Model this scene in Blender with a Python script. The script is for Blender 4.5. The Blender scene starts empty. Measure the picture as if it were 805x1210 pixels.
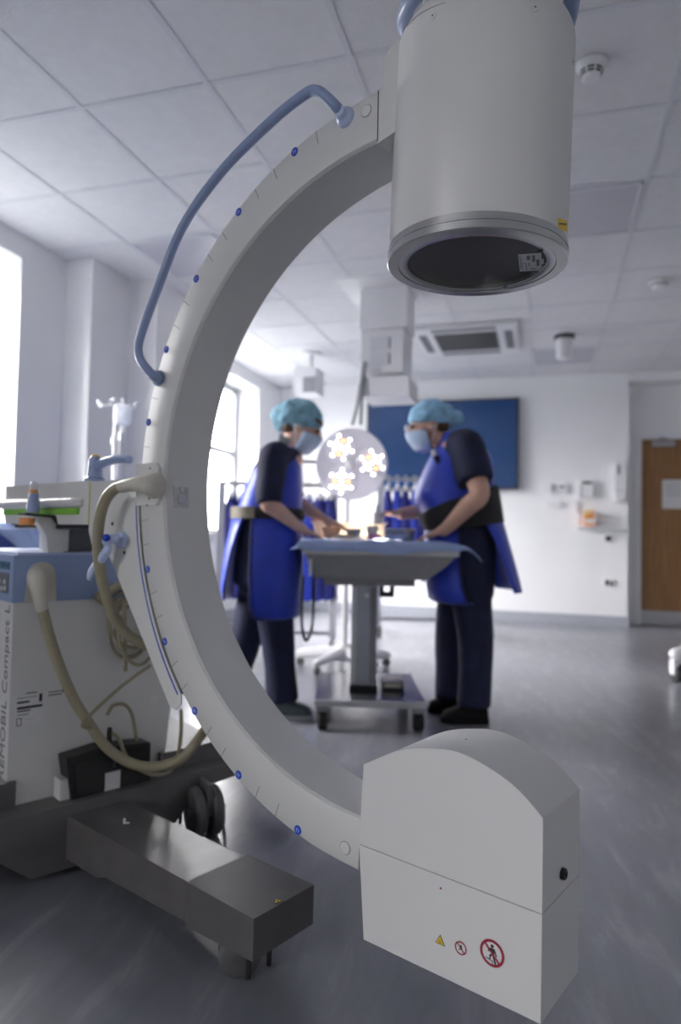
import bpy, bmesh, math, random
from mathutils import Vector, Matrix
random.seed(7)
S = bpy.context.scene
COL = S.collection
PI = math.pi
V = Vector
R = math.radians

# ------------------------------------------------------------------ camera (measured from the photo's vanishing points)
FPX, PITCH, ROLL = 800.0, R(2.05), R(1.2)
CAM = V((0, 0, .89))
_f = V((0, math.cos(PITCH), math.sin(PITCH)))
_r = V((1, 0, 0))
_d = _f.cross(_r)
RGT = _r * math.cos(ROLL) - _d * math.sin(ROLL)
DWN = _r * math.sin(ROLL) + _d * math.cos(ROLL)
FWD = _f
cd = bpy.data.cameras.new('camera')
cam = bpy.data.objects.new('camera', cd)
COL.objects.link(cam)
m = Matrix((RGT, -DWN, -FWD)).transposed().to_4x4()
m.translation = CAM
cam.matrix_world = m
cd.sensor_fit = 'VERTICAL'
cd.sensor_height = 36.0
cd.lens = 36.0 * FPX / 1210.0
cd.clip_start = .02
cd.dof.use_dof = True
cd.dof.focus_distance = 1.15
cd.dof.aperture_fstop = 2.3
cd.dof.aperture_blades = 0
S.camera = cam

def ray(x, y):
    return RGT * ((x - 402.5) / FPX) + DWN * ((y - 605.0) / FPX) + FWD
def onp(x, y, P0, nn):
    d = ray(x, y)
    return CAM + d * ((P0 - CAM).dot(nn) / d.dot(nn))
def onz(x, y, z): return onp(x, y, V((0, 0, z)), V((0, 0, 1)))
def atY(x, y, Y): return onp(x, y, V((0, Y, 0)), V((0, 1, 0)))

# ------------------------------------------------------------------ materials
MATS = {}
def mat(name, col, rough=.5, metal=0., spec=.5, var=.06, scale=30., bump=0., bscale=200., coat=0., emit=None, estr=1., sheen=0., alpha=1., trans=0.):
    if name in MATS: return MATS[name]
    m = bpy.data.materials.new(name)
    m.use_nodes = True
    nt = m.node_tree
    b = nt.nodes['Principled BSDF']
    tc = nt.nodes.new('ShaderNodeTexCoord')
    nz = nt.nodes.new('ShaderNodeTexNoise')
    nz.inputs['Scale'].default_value = scale
    nz.inputs['Detail'].default_value = 3
    nt.links.new(tc.outputs['Object'], nz.inputs['Vector'])
    rp = nt.nodes.new('ShaderNodeValToRGB')
    rp.color_ramp.elements[0].position = .3
    rp.color_ramp.elements[1].position = .7
    rp.color_ramp.elements[0].color = (*[c * (1 - var) for c in col], 1)
    rp.color_ramp.elements[1].color = (*[min(1, c * (1 + var)) for c in col], 1)
    nt.links.new(nz.outputs['Fac'], rp.inputs['Fac'])
    nt.links.new(rp.outputs['Color'], b.inputs['Base Color'])
    b.inputs['Roughness'].default_value = rough
    b.inputs['Metallic'].default_value = metal
    b.inputs['Specular IOR Level'].default_value = spec
    b.inputs['Coat Weight'].default_value = coat
    b.inputs['Sheen Weight'].default_value = sheen
    b.inputs['Alpha'].default_value = alpha
    b.inputs['Transmission Weight'].default_value = trans
    if emit:
        b.inputs['Emission Color'].default_value = (*emit, 1)
        b.inputs['Emission Strength'].default_value = estr
    if bump:
        n2 = nt.nodes.new('ShaderNodeTexNoise')
        n2.inputs['Scale'].default_value = bscale
        n2.inputs['Detail'].default_value = 4
        nt.links.new(tc.outputs['Object'], n2.inputs['Vector'])
        bp = nt.nodes.new('ShaderNodeBump')
        bp.inputs['Strength'].default_value = bump
        bp.inputs['Distance'].default_value = .01
        nt.links.new(n2.outputs['Fac'], bp.inputs['Height'])
        nt.links.new(bp.outputs['Normal'], b.inputs['Normal'])
    MATS[name] = m
    return m

M_white = mat('machine white paint', (.69, .69, .67), .42, var=.015, scale=6, bump=.03, bscale=900)
M_shell = mat('smooth white shell', (.70, .70, .69), .38, var=.012, scale=5, bump=.02, bscale=700)
M_arc = mat('arc inner grey paint', (.66, .66, .655), .45, var=.03, scale=9, bump=.04, bscale=700)
M_blue = mat('blue grey plastic', (.26, .33, .52), .32, var=.03, scale=20)
M_band = mat('blue band paint', (.27, .36, .58), .4, var=.03, scale=8, bump=.03, bscale=800)
M_pale = mat('pale blue plastic', (.50, .58, .80), .3, var=.03)
M_dark = mat('dark grey chassis paint', (.125, .118, .118), .4, var=.08, scale=14, bump=.12, bscale=420)
M_capp = mat('grey end cap paint', (.10, .095, .095), .48, var=.1, scale=14, bump=.15, bscale=420)
M_leg = mat('grey leg paint', (.115, .108, .108), .24, var=.08, scale=14, bump=.12, bscale=420)
M_black = mat('black plastic', (.012, .012, .014), .38, var=.2)
M_rub = mat('black rubber', (.02, .02, .02), .7, var=.2)
M_wheel = mat('grey wheel rubber', (.10, .10, .105), .5, var=.1)
M_hose = mat('beige hose', (.31, .28, .19), .42, var=.05, scale=40)
M_cream = mat('cream connector', (.58, .56, .48), .36, var=.03)
M_steel = mat('brushed steel', (.50, .50, .52), .3, metal=1., var=.05, scale=60, bump=.03, bscale=600)
M_ring = mat('ring aluminium', (.60, .60, .595), .26, metal=1., var=.04, scale=50)
M_screen = mat('detector window', (.018, .018, .02), .42, var=.25, scale=8)
M_label = mat('white label', (.72, .72, .72), .5, var=.02)
M_ink = mat('printed ink', (.03, .03, .035), .6, var=.1)
M_inkg = mat('grey ink', (.16, .17, .19), .6, var=.1)
M_teal = mat('teal ink', (.02, .12, .20), .5, var=.1)
M_mark = mat('blue print', (.02, .07, .48), .45, var=.05)
M_markl = mat('light blue print', (.35, .45, .85), .45, var=.05)
M_yel = mat('yellow sticker', (.75, .52, .03), .45, var=.04)
M_red = mat('red sticker', (.33, .02, .045), .45, var=.05)
M_pyel = mat('pale yellow line', (.62, .58, .22), .5)
M_green = mat('green strip', (.20, .50, .04), .4, var=.05, scale=12)
M_orange = mat('orange plastic', (.75, .30, .08), .4, var=.05)
M_royal = mat('royal blue knob', (.01, .05, .55), .3, var=.05)
M_wall = mat('white wall paint', (.84, .84, .85), .55, var=.012, scale=3, bump=.05, bscale=300)
M_trim = mat('white trim', (.80, .80, .82), .4, var=.01)
M_tile = mat('ceiling tile', (.74, .74, .765), .9, var=.03, scale=18, bump=.3, bscale=120)
M_tilebar = mat('ceiling grid bar', (.66, .67, .71), .5, var=.02)
M_skirt = mat('grey vinyl skirting', (.36, .38, .42), .5, var=.05)
M_oak = None

def floor_mat():
    m = bpy.data.materials.new('marbled vinyl floor')
    m.use_nodes = True
    nt = m.node_tree; b = nt.nodes['Principled BSDF']
    tc = nt.nodes.new('ShaderNodeTexCoord')
    mp = nt.nodes.new('ShaderNodeMapping')
    mp0 = nt.nodes.new('ShaderNodeMapping'); mp0.inputs['Rotation'].default_value = (0, 0, R(16.6 - 6))
    mp.inputs['Scale'].default_value = (5.0, 1.3, 1)
    nt.links.new(tc.outputs['Object'], mp0.inputs['Vector']); nt.links.new(mp0.outputs['Vector'], mp.inputs['Vector'])
    n1 = nt.nodes.new('ShaderNodeTexNoise'); n1.inputs['Scale'].default_value = 2.6; n1.inputs['Detail'].default_value = 5
    n1.inputs['Roughness'].default_value = .6; n1.inputs['Distortion'].default_value = .6
    nt.links.new(mp.outputs['Vector'], n1.inputs['Vector'])
    rp = nt.nodes.new('ShaderNodeValToRGB')
    e = rp.color_ramp.elements
    e[0].position = .30; e[0].color = (.165, .172, .200, 1)
    e[1].position = .80; e[1].color = (.33, .335, .365, 1)
    x = rp.color_ramp.elements.new(.55); x.color = (.205, .212, .243, 1)
    nt.links.new(n1.outputs['Fac'], rp.inputs['Fac'])
    nt.links.new(rp.outputs['Color'], b.inputs['Base Color'])
    b.inputs['Roughness'].default_value = .29
    b.inputs['Specular IOR Level'].default_value = .6
    return m
M_floor = floor_mat()

def oak_mat():
    m = bpy.data.materials.new('oak veneer')
    m.use_nodes = True
    nt = m.node_tree; b = nt.nodes['Principled BSDF']
    tc = nt.nodes.new('ShaderNodeTexCoord'); mp = nt.nodes.new('ShaderNodeMapping')
    mp.inputs['Scale'].default_value = (22, 22, 1.1)
    nt.links.new(tc.outputs['Object'], mp.inputs['Vector'])
    n1 = nt.nodes.new('ShaderNodeTexNoise'); n1.inputs['Scale'].default_value = 2.5; n1.inputs['Detail'].default_value = 6
    nt.links.new(mp.outputs['Vector'], n1.inputs['Vector'])
    rp = nt.nodes.new('ShaderNodeValToRGB'); e = rp.color_ramp.elements
    e[0].position = .3; e[0].color = (.20, .095, .032, 1); e[1].position = .72; e[1].color = (.34, .175, .062, 1)
    nt.links.new(n1.outputs['Fac'], rp.inputs['Fac']); nt.links.new(rp.outputs['Color'], b.inputs['Base Color'])
    b.inputs['Roughness'].default_value = .4
    return m
M_oak = oak_mat()

def glass_mat():
    m = bpy.data.materials.new('window glass')
    m.use_nodes = True
    nt = m.node_tree; nt.nodes.remove(nt.nodes['Principled BSDF'])
    out = nt.nodes['Material Output']
    t = nt.nodes.new('ShaderNodeBsdfTransparent'); g = nt.nodes.new('ShaderNodeBsdfGlossy'); g.inputs['Roughness'].default_value = .02
    mx = nt.nodes.new('ShaderNodeMixShader'); mx.inputs['Fac'].default_value = .06
    nt.links.new(t.outputs[0], mx.inputs[1]); nt.links.new(g.outputs[0], mx.inputs[2])
    nt.links.new(mx.outputs[0], out.inputs['Surface'])
    return m
M_glass = glass_mat()

def film_mat(name, col, fac, rough=.15):
    m = bpy.data.materials.new(name)
    m.use_nodes = True
    nt = m.node_tree; b = nt.nodes['Principled BSDF']; out = nt.nodes['Material Output']
    b.inputs['Base Color'].default_value = (*col, 1); b.inputs['Roughness'].default_value = rough
    t = nt.nodes.new('ShaderNodeBsdfTransparent'); mx = nt.nodes.new('ShaderNodeMixShader')
    nz = nt.nodes.new('ShaderNodeTexNoise'); nz.inputs['Scale'].default_value = 60
    mr = nt.nodes.new('ShaderNodeMapRange'); mr.inputs['To Min'].default_value = fac - .15; mr.inputs['To Max'].default_value = fac + .15
    nt.links.new(nz.outputs['Fac'], mr.inputs['Value']); nt.links.new(mr.outputs['Result'], mx.inputs['Fac'])
    nt.links.new(t.outputs[0], mx.inputs[1]); nt.links.new(b.outputs[0], mx.inputs[2]); nt.links.new(mx.outputs[0], out.inputs['Surface'])
    return m

def trans_mat(name, col, fac):
    m = mat(name, col, .3, var=.08)
    nt = m.node_tree; b = nt.nodes['Principled BSDF']; out = nt.nodes['Material Output']
    t = nt.nodes.new('ShaderNodeBsdfTranslucent'); t.inputs['Color'].default_value = (*col, 1)
    mx = nt.nodes.new('ShaderNodeMixShader'); mx.inputs['Fac'].default_value = fac
    nt.links.new(b.outputs[0], mx.inputs[1]); nt.links.new(t.outputs[0], mx.inputs[2]); nt.links.new(mx.outputs[0], out.inputs['Surface'])
    return m

# ------------------------------------------------------------------ mesh builder
class FR:
    def __init__(s, o, x=(1, 0, 0), y=(0, 1, 0), z=(0, 0, 1)):
        s.o, s.x, s.y, s.z = V(o), V(x), V(y), V(z)
    def __call__(s, a, b, c=0.): return s.o + s.x * a + s.y * b + s.z * c
    def at(s, a, b, c=0.): return FR(s(a, b, c), s.x, s.y, s.z)
WORLD = FR((0, 0, 0))
def zframe(o, axis, hint=(0, 0, 1)):
    z = V(axis).normalized(); h = V(hint)
    if abs(z.dot(h)) > .98: h = V((1, 0, 0))
    x = h.cross(z).normalized(); y = z.cross(x)
    return FR(o, x, y, z)

def spline(pts, k=6):
    pts = [V(p) for p in pts]
    if len(pts) < 3: return pts
    out = []
    for i in range(len(pts) - 1):
        p0 = pts[max(i - 1, 0)]; p1 = pts[i]; p2 = pts[i + 1]; p3 = pts[min(i + 2, len(pts) - 1)]
        for j in range(k):
            t = j / k
            out.append(.5 * ((2 * p1) + (p2 - p0) * t + (2 * p0 - 5 * p1 + 4 * p2 - p3) * t * t + (3 * p1 - p0 - 3 * p2 + p3) * t ** 3))
    out.append(pts[-1])
    return out
def interp(vals, k):
    out = []
    for i in range(len(vals) - 1):
        for j in range(k): out.append(vals[i] + (vals[i + 1] - vals[i]) * j / k)
    out.append(vals[-1])
    return out

class MB:
    def __init__(s): s.bm = bmesh.new(); s.mi = 0; s.mats = []
    def use(s, m):
        if m not in s.mats: s.mats.append(m)
        s.mi = s.mats.index(m); return s
    def _merge(s, t, smooth=True):
        if any(True for _ in t.faces): bmesh.ops.recalc_face_normals(t, faces=t.faces[:])
        mp = {}
        for v in t.verts: mp[v] = s.bm.verts.new(v.co)
        for f in t.faces:
            try:
                g = s.bm.faces.new([mp[v] for v in f.verts]); g.material_index = s.mi; g.smooth = smooth
            except ValueError: pass
        t.free(); return s
    def prism(s, poly, fr, d0, d1, bev=0., seg=2):
        t = bmesh.new()
        a = [t.verts.new(fr(p[0], p[1], d0)) for p in poly]; b = [t.verts.new(fr(p[0], p[1], d1)) for p in poly]
        n = len(poly)
        t.faces.new(a); t.faces.new(b)
        for i in range(n): t.faces.new([a[i], a[(i + 1) % n], b[(i + 1) % n], b[i]])
        if bev:
            es = [e for e in t.edges if len(e.link_faces) == 2 and e.calc_face_angle(0) > .45]
            bmesh.ops.bevel(t, geom=es, offset=bev, segments=seg, affect='EDGES', profile=.5)
        return s._merge(t)
    def box(s, fr, a, b, c, bev=0., seg=2):
        return s.prism([(a[0], b[0]), (a[1], b[0]), (a[1], b[1]), (a[0], b[1])], fr, c[0], c[1], bev, seg)
    def lathe(s, prof, fr, n=40, cap=True, a0=0., a1=2 * PI):
        t = bmesh.new(); full = abs(a1 - a0 - 2 * PI) < 1e-6
        k = n if full else n + 1
        rows = []
        for (r, h) in prof:
            if r < 1e-6: rows.append([t.verts.new(fr(0, 0, h))] * k)
            else: rows.append([t.verts.new(fr(r * math.cos(a0 + (a1 - a0) * i / n), r * math.sin(a0 + (a1 - a0) * i / n), h)) for i in range(k)])
        for A, B in zip(rows[:-1], rows[1:]):
            for i in range(n):
                j = (i + 1) % k
                q = []
                for v in (A[i], A[j], B[j], B[i]):
                    if v not in q: q.append(v)
                if len(q) > 2:
                    try: t.faces.new(q)
                    except ValueError: pass
        if cap and full:
            for row in (rows[0], rows[-1]):
                if row[0] is not row[1]:
                    try: t.faces.new(row)
                    except ValueError: pass
        return s._merge(t)
    def rings(s, rows, closed=True, cap=True):
        t = bmesh.new()
        vs = [[t.verts.new(p) for p in r] for r in rows]
        for A, B in zip(vs[:-1], vs[1:]):
            n = len(A)
            for i in range(n if closed else n - 1):
                j = (i + 1) % n
                t.faces.new([A[i], A[j], B[j], B[i]])
        if cap and closed:
            t.faces.new(vs[0]); t.faces.new(vs[-1])
        return s._merge(t)
    def tube(s, pts, rad, n=12, k=6, smooth=True, cap='flat', flat=1.):
        if smooth:
            rr = interp(rad, k) if isinstance(rad, (list, tuple)) else None
            P = spline(pts, k)
        else:
            P = [V(p) for p in pts]; rr = list(rad) if isinstance(rad, (list, tuple)) else None
        if len(P) < 3 and smooth: rr = list(rad) if isinstance(rad, (list, tuple)) else None
        if rr is None: rr = [rad] * len(P)
        T = []
        for i in range(len(P)):
            d = P[min(i + 1, len(P) - 1)] - P[max(i - 1, 0)]
            T.append(d.normalized() if d.length > 1e-9 else V((0, 0, 1)))
        x = T[0].orthogonal().normalized()
        rows = []
        def ringat(p, x, y, r): return [p + (x * math.cos(2 * PI * i / n) + y * math.sin(2 * PI * i / n) * flat) * r for i in range(n)]
        for i, p in enumerate(P):
            x = (x - T[i] * x.dot(T[i])).normalized(); y = T[i].cross(x)
            if cap == 'round' and i == 0:
                for q in (-.95, -.8, -.5): rows.append(ringat(p + T[0] * rr[0] * q, x, y, rr[0] * math.sqrt(1 - q * q)))
            rows.append(ringat(p, x, y, rr[i]))
            if cap == 'round' and i == len(P) - 1:
                for q in (.5, .8, .95): rows.append(ringat(p + T[i] * rr[i] * q, x, y, rr[i] * math.sqrt(1 - q * q)))
        return s.rings(rows)
    def loop(s, pts, rad, n=10, k=6):
        pts = [V(p) for p in pts]
        return s.tube(pts + pts[:1], rad, n, k)
    def ell(s, c, rad, fr=WORLD, n=20, m=12, p=1.):
        rows = []
        f = FR(c, fr.x, fr.y, fr.z)
        prof = [(math.sin(PI * i / m), -math.cos(PI * i / m)) for i in range(m + 1)]
        t = bmesh.new(); vs = []
        for (r, h) in prof:
            if r < 1e-6: vs.append([t.verts.new(f(0, 0, h * rad[2]))] * n)
            else: vs.append([t.verts.new(f(r * math.cos(2 * PI * i / n) * rad[0], r * math.sin(2 * PI * i / n) * rad[1], h * rad[2])) for i in range(n)])
        for A, B in zip(vs[:-1], vs[1:]):
            for i in range(n):
                q = []
                for v in (A[i], A[(i + 1) % n], B[(i + 1) % n], B[i]):
                    if v not in q: q.append(v)
                if len(q) > 2: t.faces.new(q)
        return s._merge(t)
    def poly(s, poly, fr, d=0., th=.0006):
        return s.prism(poly, fr, d - th, d)
    def text(s, txt, size, fr, d=0., th=.0006, align='LEFT', bold=0.):
        c = bpy.data.curves.new('t', 'FONT'); c.body = txt; c.size = size; c.align_x = align; c.extrude = th; c.resolution_u = 3; c.offset = bold
        o = bpy.data.objects.new('t', c)
        me = o.to_mesh()
        t = bmesh.new(); t.from_mesh(me); o.to_mesh_clear()
        for v in t.verts: v.co = fr(v.co.x, v.co.y, d + (th if v.co.z > 0 else -th) - th)
        bpy.data.objects.remove(o); bpy.data.curves.remove(c)
        return s._merge(t, False)
    def build(s, name, mats=None, parent=None, ang=35, label=None):
        me = bpy.data.meshes.new(name)
        org = V((0, 0, 0)); q = parent
        while q is not None: org = org + V(q.location); q = q.parent
        for v in s.bm.verts: v.co = v.co - org
        s.bm.to_mesh(me); s.bm.free()
        ml = s.mats if s.mats else ([mats] if not isinstance(mats, (list, tuple)) else mats)
        for q in ml: me.materials.append(q)
        me.set_sharp_from_angle(angle=R(ang))
        o = bpy.data.objects.new(name, me); COL.objects.link(o)
        if parent is not None: o.parent = parent
        if label: o['label'] = label
        return o

def tag(o, label, cat, group=None, kind=None):
    o['label'] = label; o['category'] = cat
    if group: o['group'] = group
    if kind: o['kind'] = kind
    return o
def thing(name, loc, label, cat, group=None):
    o = bpy.data.objects.new(name, None); COL.objects.link(o); o.location = loc; o.empty_display_size = .1
    return tag(o, label, cat, group)
def origin_to(o, loc):
    # moves a top-level mesh's origin without moving its shape
    d = V(loc) - o.location
    for v in o.data.vertices: v.co = v.co - d
    o.location = loc
    return o
def struct(M, name, mt=None, label=None):
    o = M.build(name, mt); o['kind'] = 'structure'
    if label: o['label'] = label
    return o

# ------------------------------------------------------------------ room axes
YAW = R(16.6)
U = V((math.sin(YAW), math.cos(YAW), 0)); W = V((math.cos(YAW), -math.sin(YAW), 0)); Z = V((0, 0, 1))
RM = FR((0, 0, 0), W, U, Z)          # a = across (w), b = along (u), c = up
CE = 2.695
BACK = 7.713
# ================================================================== SETTING
def quad(M, pts):
    t = bmesh.new(); t.faces.new([t.verts.new(p) for p in pts]); return M._merge(t, False)
W0, W1R, UN = -3.6, 3.9, -5.0
M = MB(); M.box(RM, (W0, 4.2), (UN, 9.0), (-.1, 0)); struct(M, 'floor', M_floor)
M = MB(); M.box(RM, (W0, 4.2), (UN, 9.0), (CE, CE + .1)); struct(M, 'ceiling', M_tile)
# visible grid of the suspended ceiling
M = MB()
ju = 2.383; jw = -1.306
k = -9
for k in range(-13, 11):
    uu = ju + .6 * k
    if UN < uu < 8.2: M.box(RM, (-3.1, 3.9), (uu - .012, uu + .012), (CE - .004, CE + .002))
for k in range(-3, 9):
    ww = jw + .597 * k
    if -3.1 < ww < 3.9: M.box(RM, (ww - .012, ww + .012), (UN, 8.2), (CE - .0045, CE + .002))
struct(M, 'ceiling_grid', M_tilebar)

# left wall: solid pieces around three window openings, stepping in at the pier
M = MB()
T = .32
def lw(u0, u1, z0, z1, w=-3.07): M.box(RM, (-3.42, w), (u0, u1), (z0, z1))
lw(UN, -4.4, 0, CE); lw(-4.4, -2.7, 0, .9); lw(-4.4, -2.7, 2.53, CE)
lw(-2.7, 2.35, 0, CE)
lw(2.35, 3.35, 0, .9); lw(2.35, 3.35, 2.55, CE)
lw(3.35, 3.75, 0, CE)
lw(3.75, 4.17, 0, CE, -2.86)
lw(4.17, 4.95, 0, CE, -2.633)
lw(4.95, 5.2, 0, CE, -3.1)
lw(5.2, 7.05, 0, .88, -3.1); lw(5.2, 7.05, 2.55, CE, -3.1)
lw(7.05, 8.2, 0, CE, -3.1)
struct(M, 'wall_left', M_wall)
M_frame = mat('grey window frame', (.30, .31, .33), .45)
WIN = [('window_1', 2.35, 3.35, .9, 2.55, -3.07), ('window_2', 5.2, 7.05, .88, 2.55, -3.1), ('window_3', -4.4, -2.7, .9, 2.53, -3.07)]
for (nm, u0, u1, z0, z1, w) in WIN:
    M = MB(); x0, x1 = w - .31, w - .25
    for (a, b, c, d) in ((u0, u1, z0, z0 + .06), (u0, u1, z1 - .06, z1), (u0, u0 + .06, z0, z1), (u1 - .09, u1, z0, z1)):
        M.box(RM, (x0, x1), (a, b), (c, d), .004)
    zt = z0 + (z1 - z0) * .55
    M.box(RM, (x0 + .005, x1 - .005), (u0 + .04, u1 - .04), (zt - .03, zt + .03), .004)
    uc = (u0 + u1) / 2 if nm != 'window_2' else 6.15
    M.box(RM, (x0 + .005, x1 - .005), (uc - .035, uc + .035), (z0 + .04, z1 - .04), .004)
    fr_ = struct(M, nm, M_frame)
    g = MB(); quad(g, [RM(w - .28, u0 + .03, z0 + .03), RM(w - .28, u1 - .03, z0 + .03), RM(w - .28, u1 - .03, z1 - .03), RM(w - .28, u0 + .03, z1 - .03)])
    g.build('pane', M_glass, fr_)
    sl = MB(); sl.box(RM, (w - .25, w + .03), (u0 + .002, u1 - .002), (z0 - .001, z0 + .025), .004); sl.build('window_sill', M_trim, fr_)
# back wall with the recess of the door at its right end
M = MB(); M.box(RM, (-3.5, .872), (BACK, BACK + .7), (0, CE), 0)
struct(M, 'wall_back', M_wall)
DW = 7.98
M = MB()
M.box(RM, (.87, 1.03), (DW, DW + .2), (0, CE)); M.box(RM, (1.03, 2.05), (DW, DW + .2), (2.045, CE)); M.box(RM, (2.05, 4.2), (DW, DW + .2), (0, CE)); M.box(RM, (.87, 4.2), (DW + .2, DW + .3), (0, CE))  # last box: unseen backing added to stop sky light under the door
struct(M, 'wall_recess', M_wall)
M = MB(); M.box(RM, (.873, 3.9), (BACK + .02, DW), (2.60, CE)); struct(M, 'trim_1', M_wall)
M = MB(); M.box(RM, (W1R, 4.2), (UN, 8.2), (0, CE)); struct(M, 'wall_right', M_wall)
M = MB(); M.box(RM, (W0, 4.2), (UN - .2, UN), (0, CE)); struct(M, 'wall_front', M_wall)
# wall protection sheet on the lower wall, skirting
M = MB(); M.box(RM, (-3.08, .868), (BACK - .006, BACK), (.10, 1.36), .001); struct(M, 'trim_2', M_wall)
M = MB(); M.box(RM, (-3.09, .873), (BACK - .012, BACK), (0, .11), .004); M.box(RM, (.872, .884), (BACK - .012, DW), (0, .11), .003); struct(M, 'baseboard_back', M_skirt)
M = MB(); M.box(RM, (-3.07, -3.055), (UN, 3.74), (0, .11), .003); M.box(RM, (-3.09, -3.085), (4.76, BACK), (0, .11), .002); struct(M, 'baseboard_left', M_skirt)

# door
dr = MB(); dr.box(RM, (1.03, 1.95), (DW - .005, DW + .045), (.006, 2.01), .002)
door = struct(dr, 'door_1', M_oak)
M = MB(); M.box(RM, (1.032, 1.948), (DW - .008, DW - .004), (.01, .16), .001); M.build('kick_plate', M_steel, door)
M = MB(); M.box(RM, (1.13, 1.36), (DW - .06, DW - .004), (1.93, 1.985), .006)
M.tube([RM(1.34, DW - .045, 1.99), RM(1.26, DW - .11, 2.0), RM(1.2, DW - .02, 2.03)], .008, 8, smooth=False); M.build('door_closer', M_steel, door)
M = MB(); M.box(RM, (1.025 - .05, 1.03), (DW - .03, DW + .05), (0, 2.05), .003); M.box(RM, (.98, 2.0), (DW - .03, DW + .05), (2.012, 2.06), .003); M.box(RM, (1.95, 2.0), (DW - .03, DW + .05), (0, 2.05), .003)
struct(M, 'trim_3', M_trim)
M = MB().use(M_label); M.box(RM, (1.24, 1.48), (DW - .009, DW - .0055), (1.26, 1.57), .0008)
M.use(M_inkg)
for i in range(7):
    z = 1.53 - i * .021
    M.box(RM, (1.265, 1.455 - .02 * (i % 3)), (DW - .0096, DW - .0088), (z - .004, z))
tag(M.build('notice_sheet'), 'white paper notice with grey lines taped on the oak door', 'notice')

# daylight through the windows
Wd = bpy.data.worlds.new('daylight'); S.world = Wd; Wd.use_nodes = True
bg = Wd.node_tree.nodes['Background']; bg.inputs['Strength'].default_value = SKY = 37.0
# overcast sky above a darker street level
wt = Wd.node_tree; tcw = wt.nodes.new('ShaderNodeTexCoord'); sx = wt.nodes.new('ShaderNodeSeparateXYZ'); wr = wt.nodes.new('ShaderNodeValToRGB')
wt.links.new(tcw.outputs['Generated'], sx.inputs['Vector']); mr_ = wt.nodes.new('ShaderNodeMapRange'); mr_.inputs['From Min'].default_value = -1; mr_.inputs['From Max'].default_value = 1
wt.links.new(sx.outputs['Z'], mr_.inputs['Value']); wt.links.new(mr_.outputs['Result'], wr.inputs['Fac'])
we = wr.color_ramp.elements; we[0].position = .47; we[0].color = (.075, .08, .08, 1); we[1].position = .74; we[1].color = (1.0, .975, .965, 1); wm = we.new(.53); wm.color = (.325, .32, .32, 1); wm = we.new(.62); wm.color = (.73, .72, .72, 1)
wt.links.new(wr.outputs['Color'], bg.inputs['Color'])
for (nm, u0, u1, z0, z1, w, sg) in [q + (1,) for q in WIN]:
    L = bpy.data.lights.new(nm + '_portal', 'AREA'); L.shape = 'RECTANGLE'; L.size = u1 - u0; L.size_y = z1 - z0
    L.cycles.is_portal = True
    o = bpy.data.objects.new(nm + '_portal', L); COL.objects.link(o)
    mm = Matrix((U * sg, Z, W * -1.0 * sg)).transposed().to_4x4()      # local -Z looks into the room (+W)
    mm.translation = RM(w - .2, (u0 + u1) / 2, (z0 + z1) / 2)
    o.matrix_world = mm
S.view_settings.view_transform = 'Standard'; S.view_settings.look = 'None'; S.view_settings.gamma = 1; S.view_settings.use_curve_mapping = False
S.view_settings.exposure = 0.68
S.cycles.use_denoising = True
S.cycles.max_bounces = 10; S.cycles.diffuse_bounces = 6; S.cycles.glossy_bounces = 4; S.cycles.transparent_max_bounces = 12
S.cycles.caustics_reflective = False; S.cycles.caustics_refractive = False
S.cycles.sample_clamp_indirect = 6.0
# ================================================================== MOBILE X-RAY MACHINE
AA = .6734
E1 = V((math.cos(AA), -math.sin(AA), 0)); N1 = V((math.sin(AA), math.cos(AA), 0))
C0 = V((.0594, 1.157, .9989)); RO, RI, TH = .6768, .5863, .130
CF = FR(C0, E1, Z, N1)                # a along the arc plane, b up, c away from the viewer
def cl(x, y, off=0.):
    p = onp(x, y, C0 + N1 * off, N1)
    return p
def clc(x, y, off=0.):
    p = cl(x, y, off) - C0
    return (p.dot(E1), p.dot(Z))
xm = thing('mobile_x_ray_machine', V((-.45, 1.62, 0)), 'large white mobile x-ray machine with C-shaped arm in the foreground', 'x-ray machine')

# --- the C arc
M = MB().use(M_white)
A0, A1, NA = R(90.9), R(268.2), 140
rows = []
b_ = .004
sec = [(RI + .001, b_), (RI + b_, 0), (RO - b_, 0), (RO, b_), (RO, TH - b_), (RO - b_, TH), (RI + b_, TH), (RI + .001, TH - b_)]
for i in range(NA + 1):
    a = A0 + (A1 - A0) * i / NA
    rows.append([CF(r * math.cos(a), r * math.sin(a), o) for (r, o) in sec])
M.rings(rows)
arc = M.build('c_arc', None, xm, 50)
# thin inner running surface
M = MB(); rows = []
for i in range(NA + 1):
    a = A0 + (A1 - A0) * i / NA
    rows.append([CF(r * math.cos(a), r * math.sin(a), o) for (r, o) in ((RI + .003, .005), (RI, .0065), (RI, TH - .0065), (RI + .003, TH - .005))])
M.rings(rows, closed=True); M.build('inner_track', M_arc, arc, 50)
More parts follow.
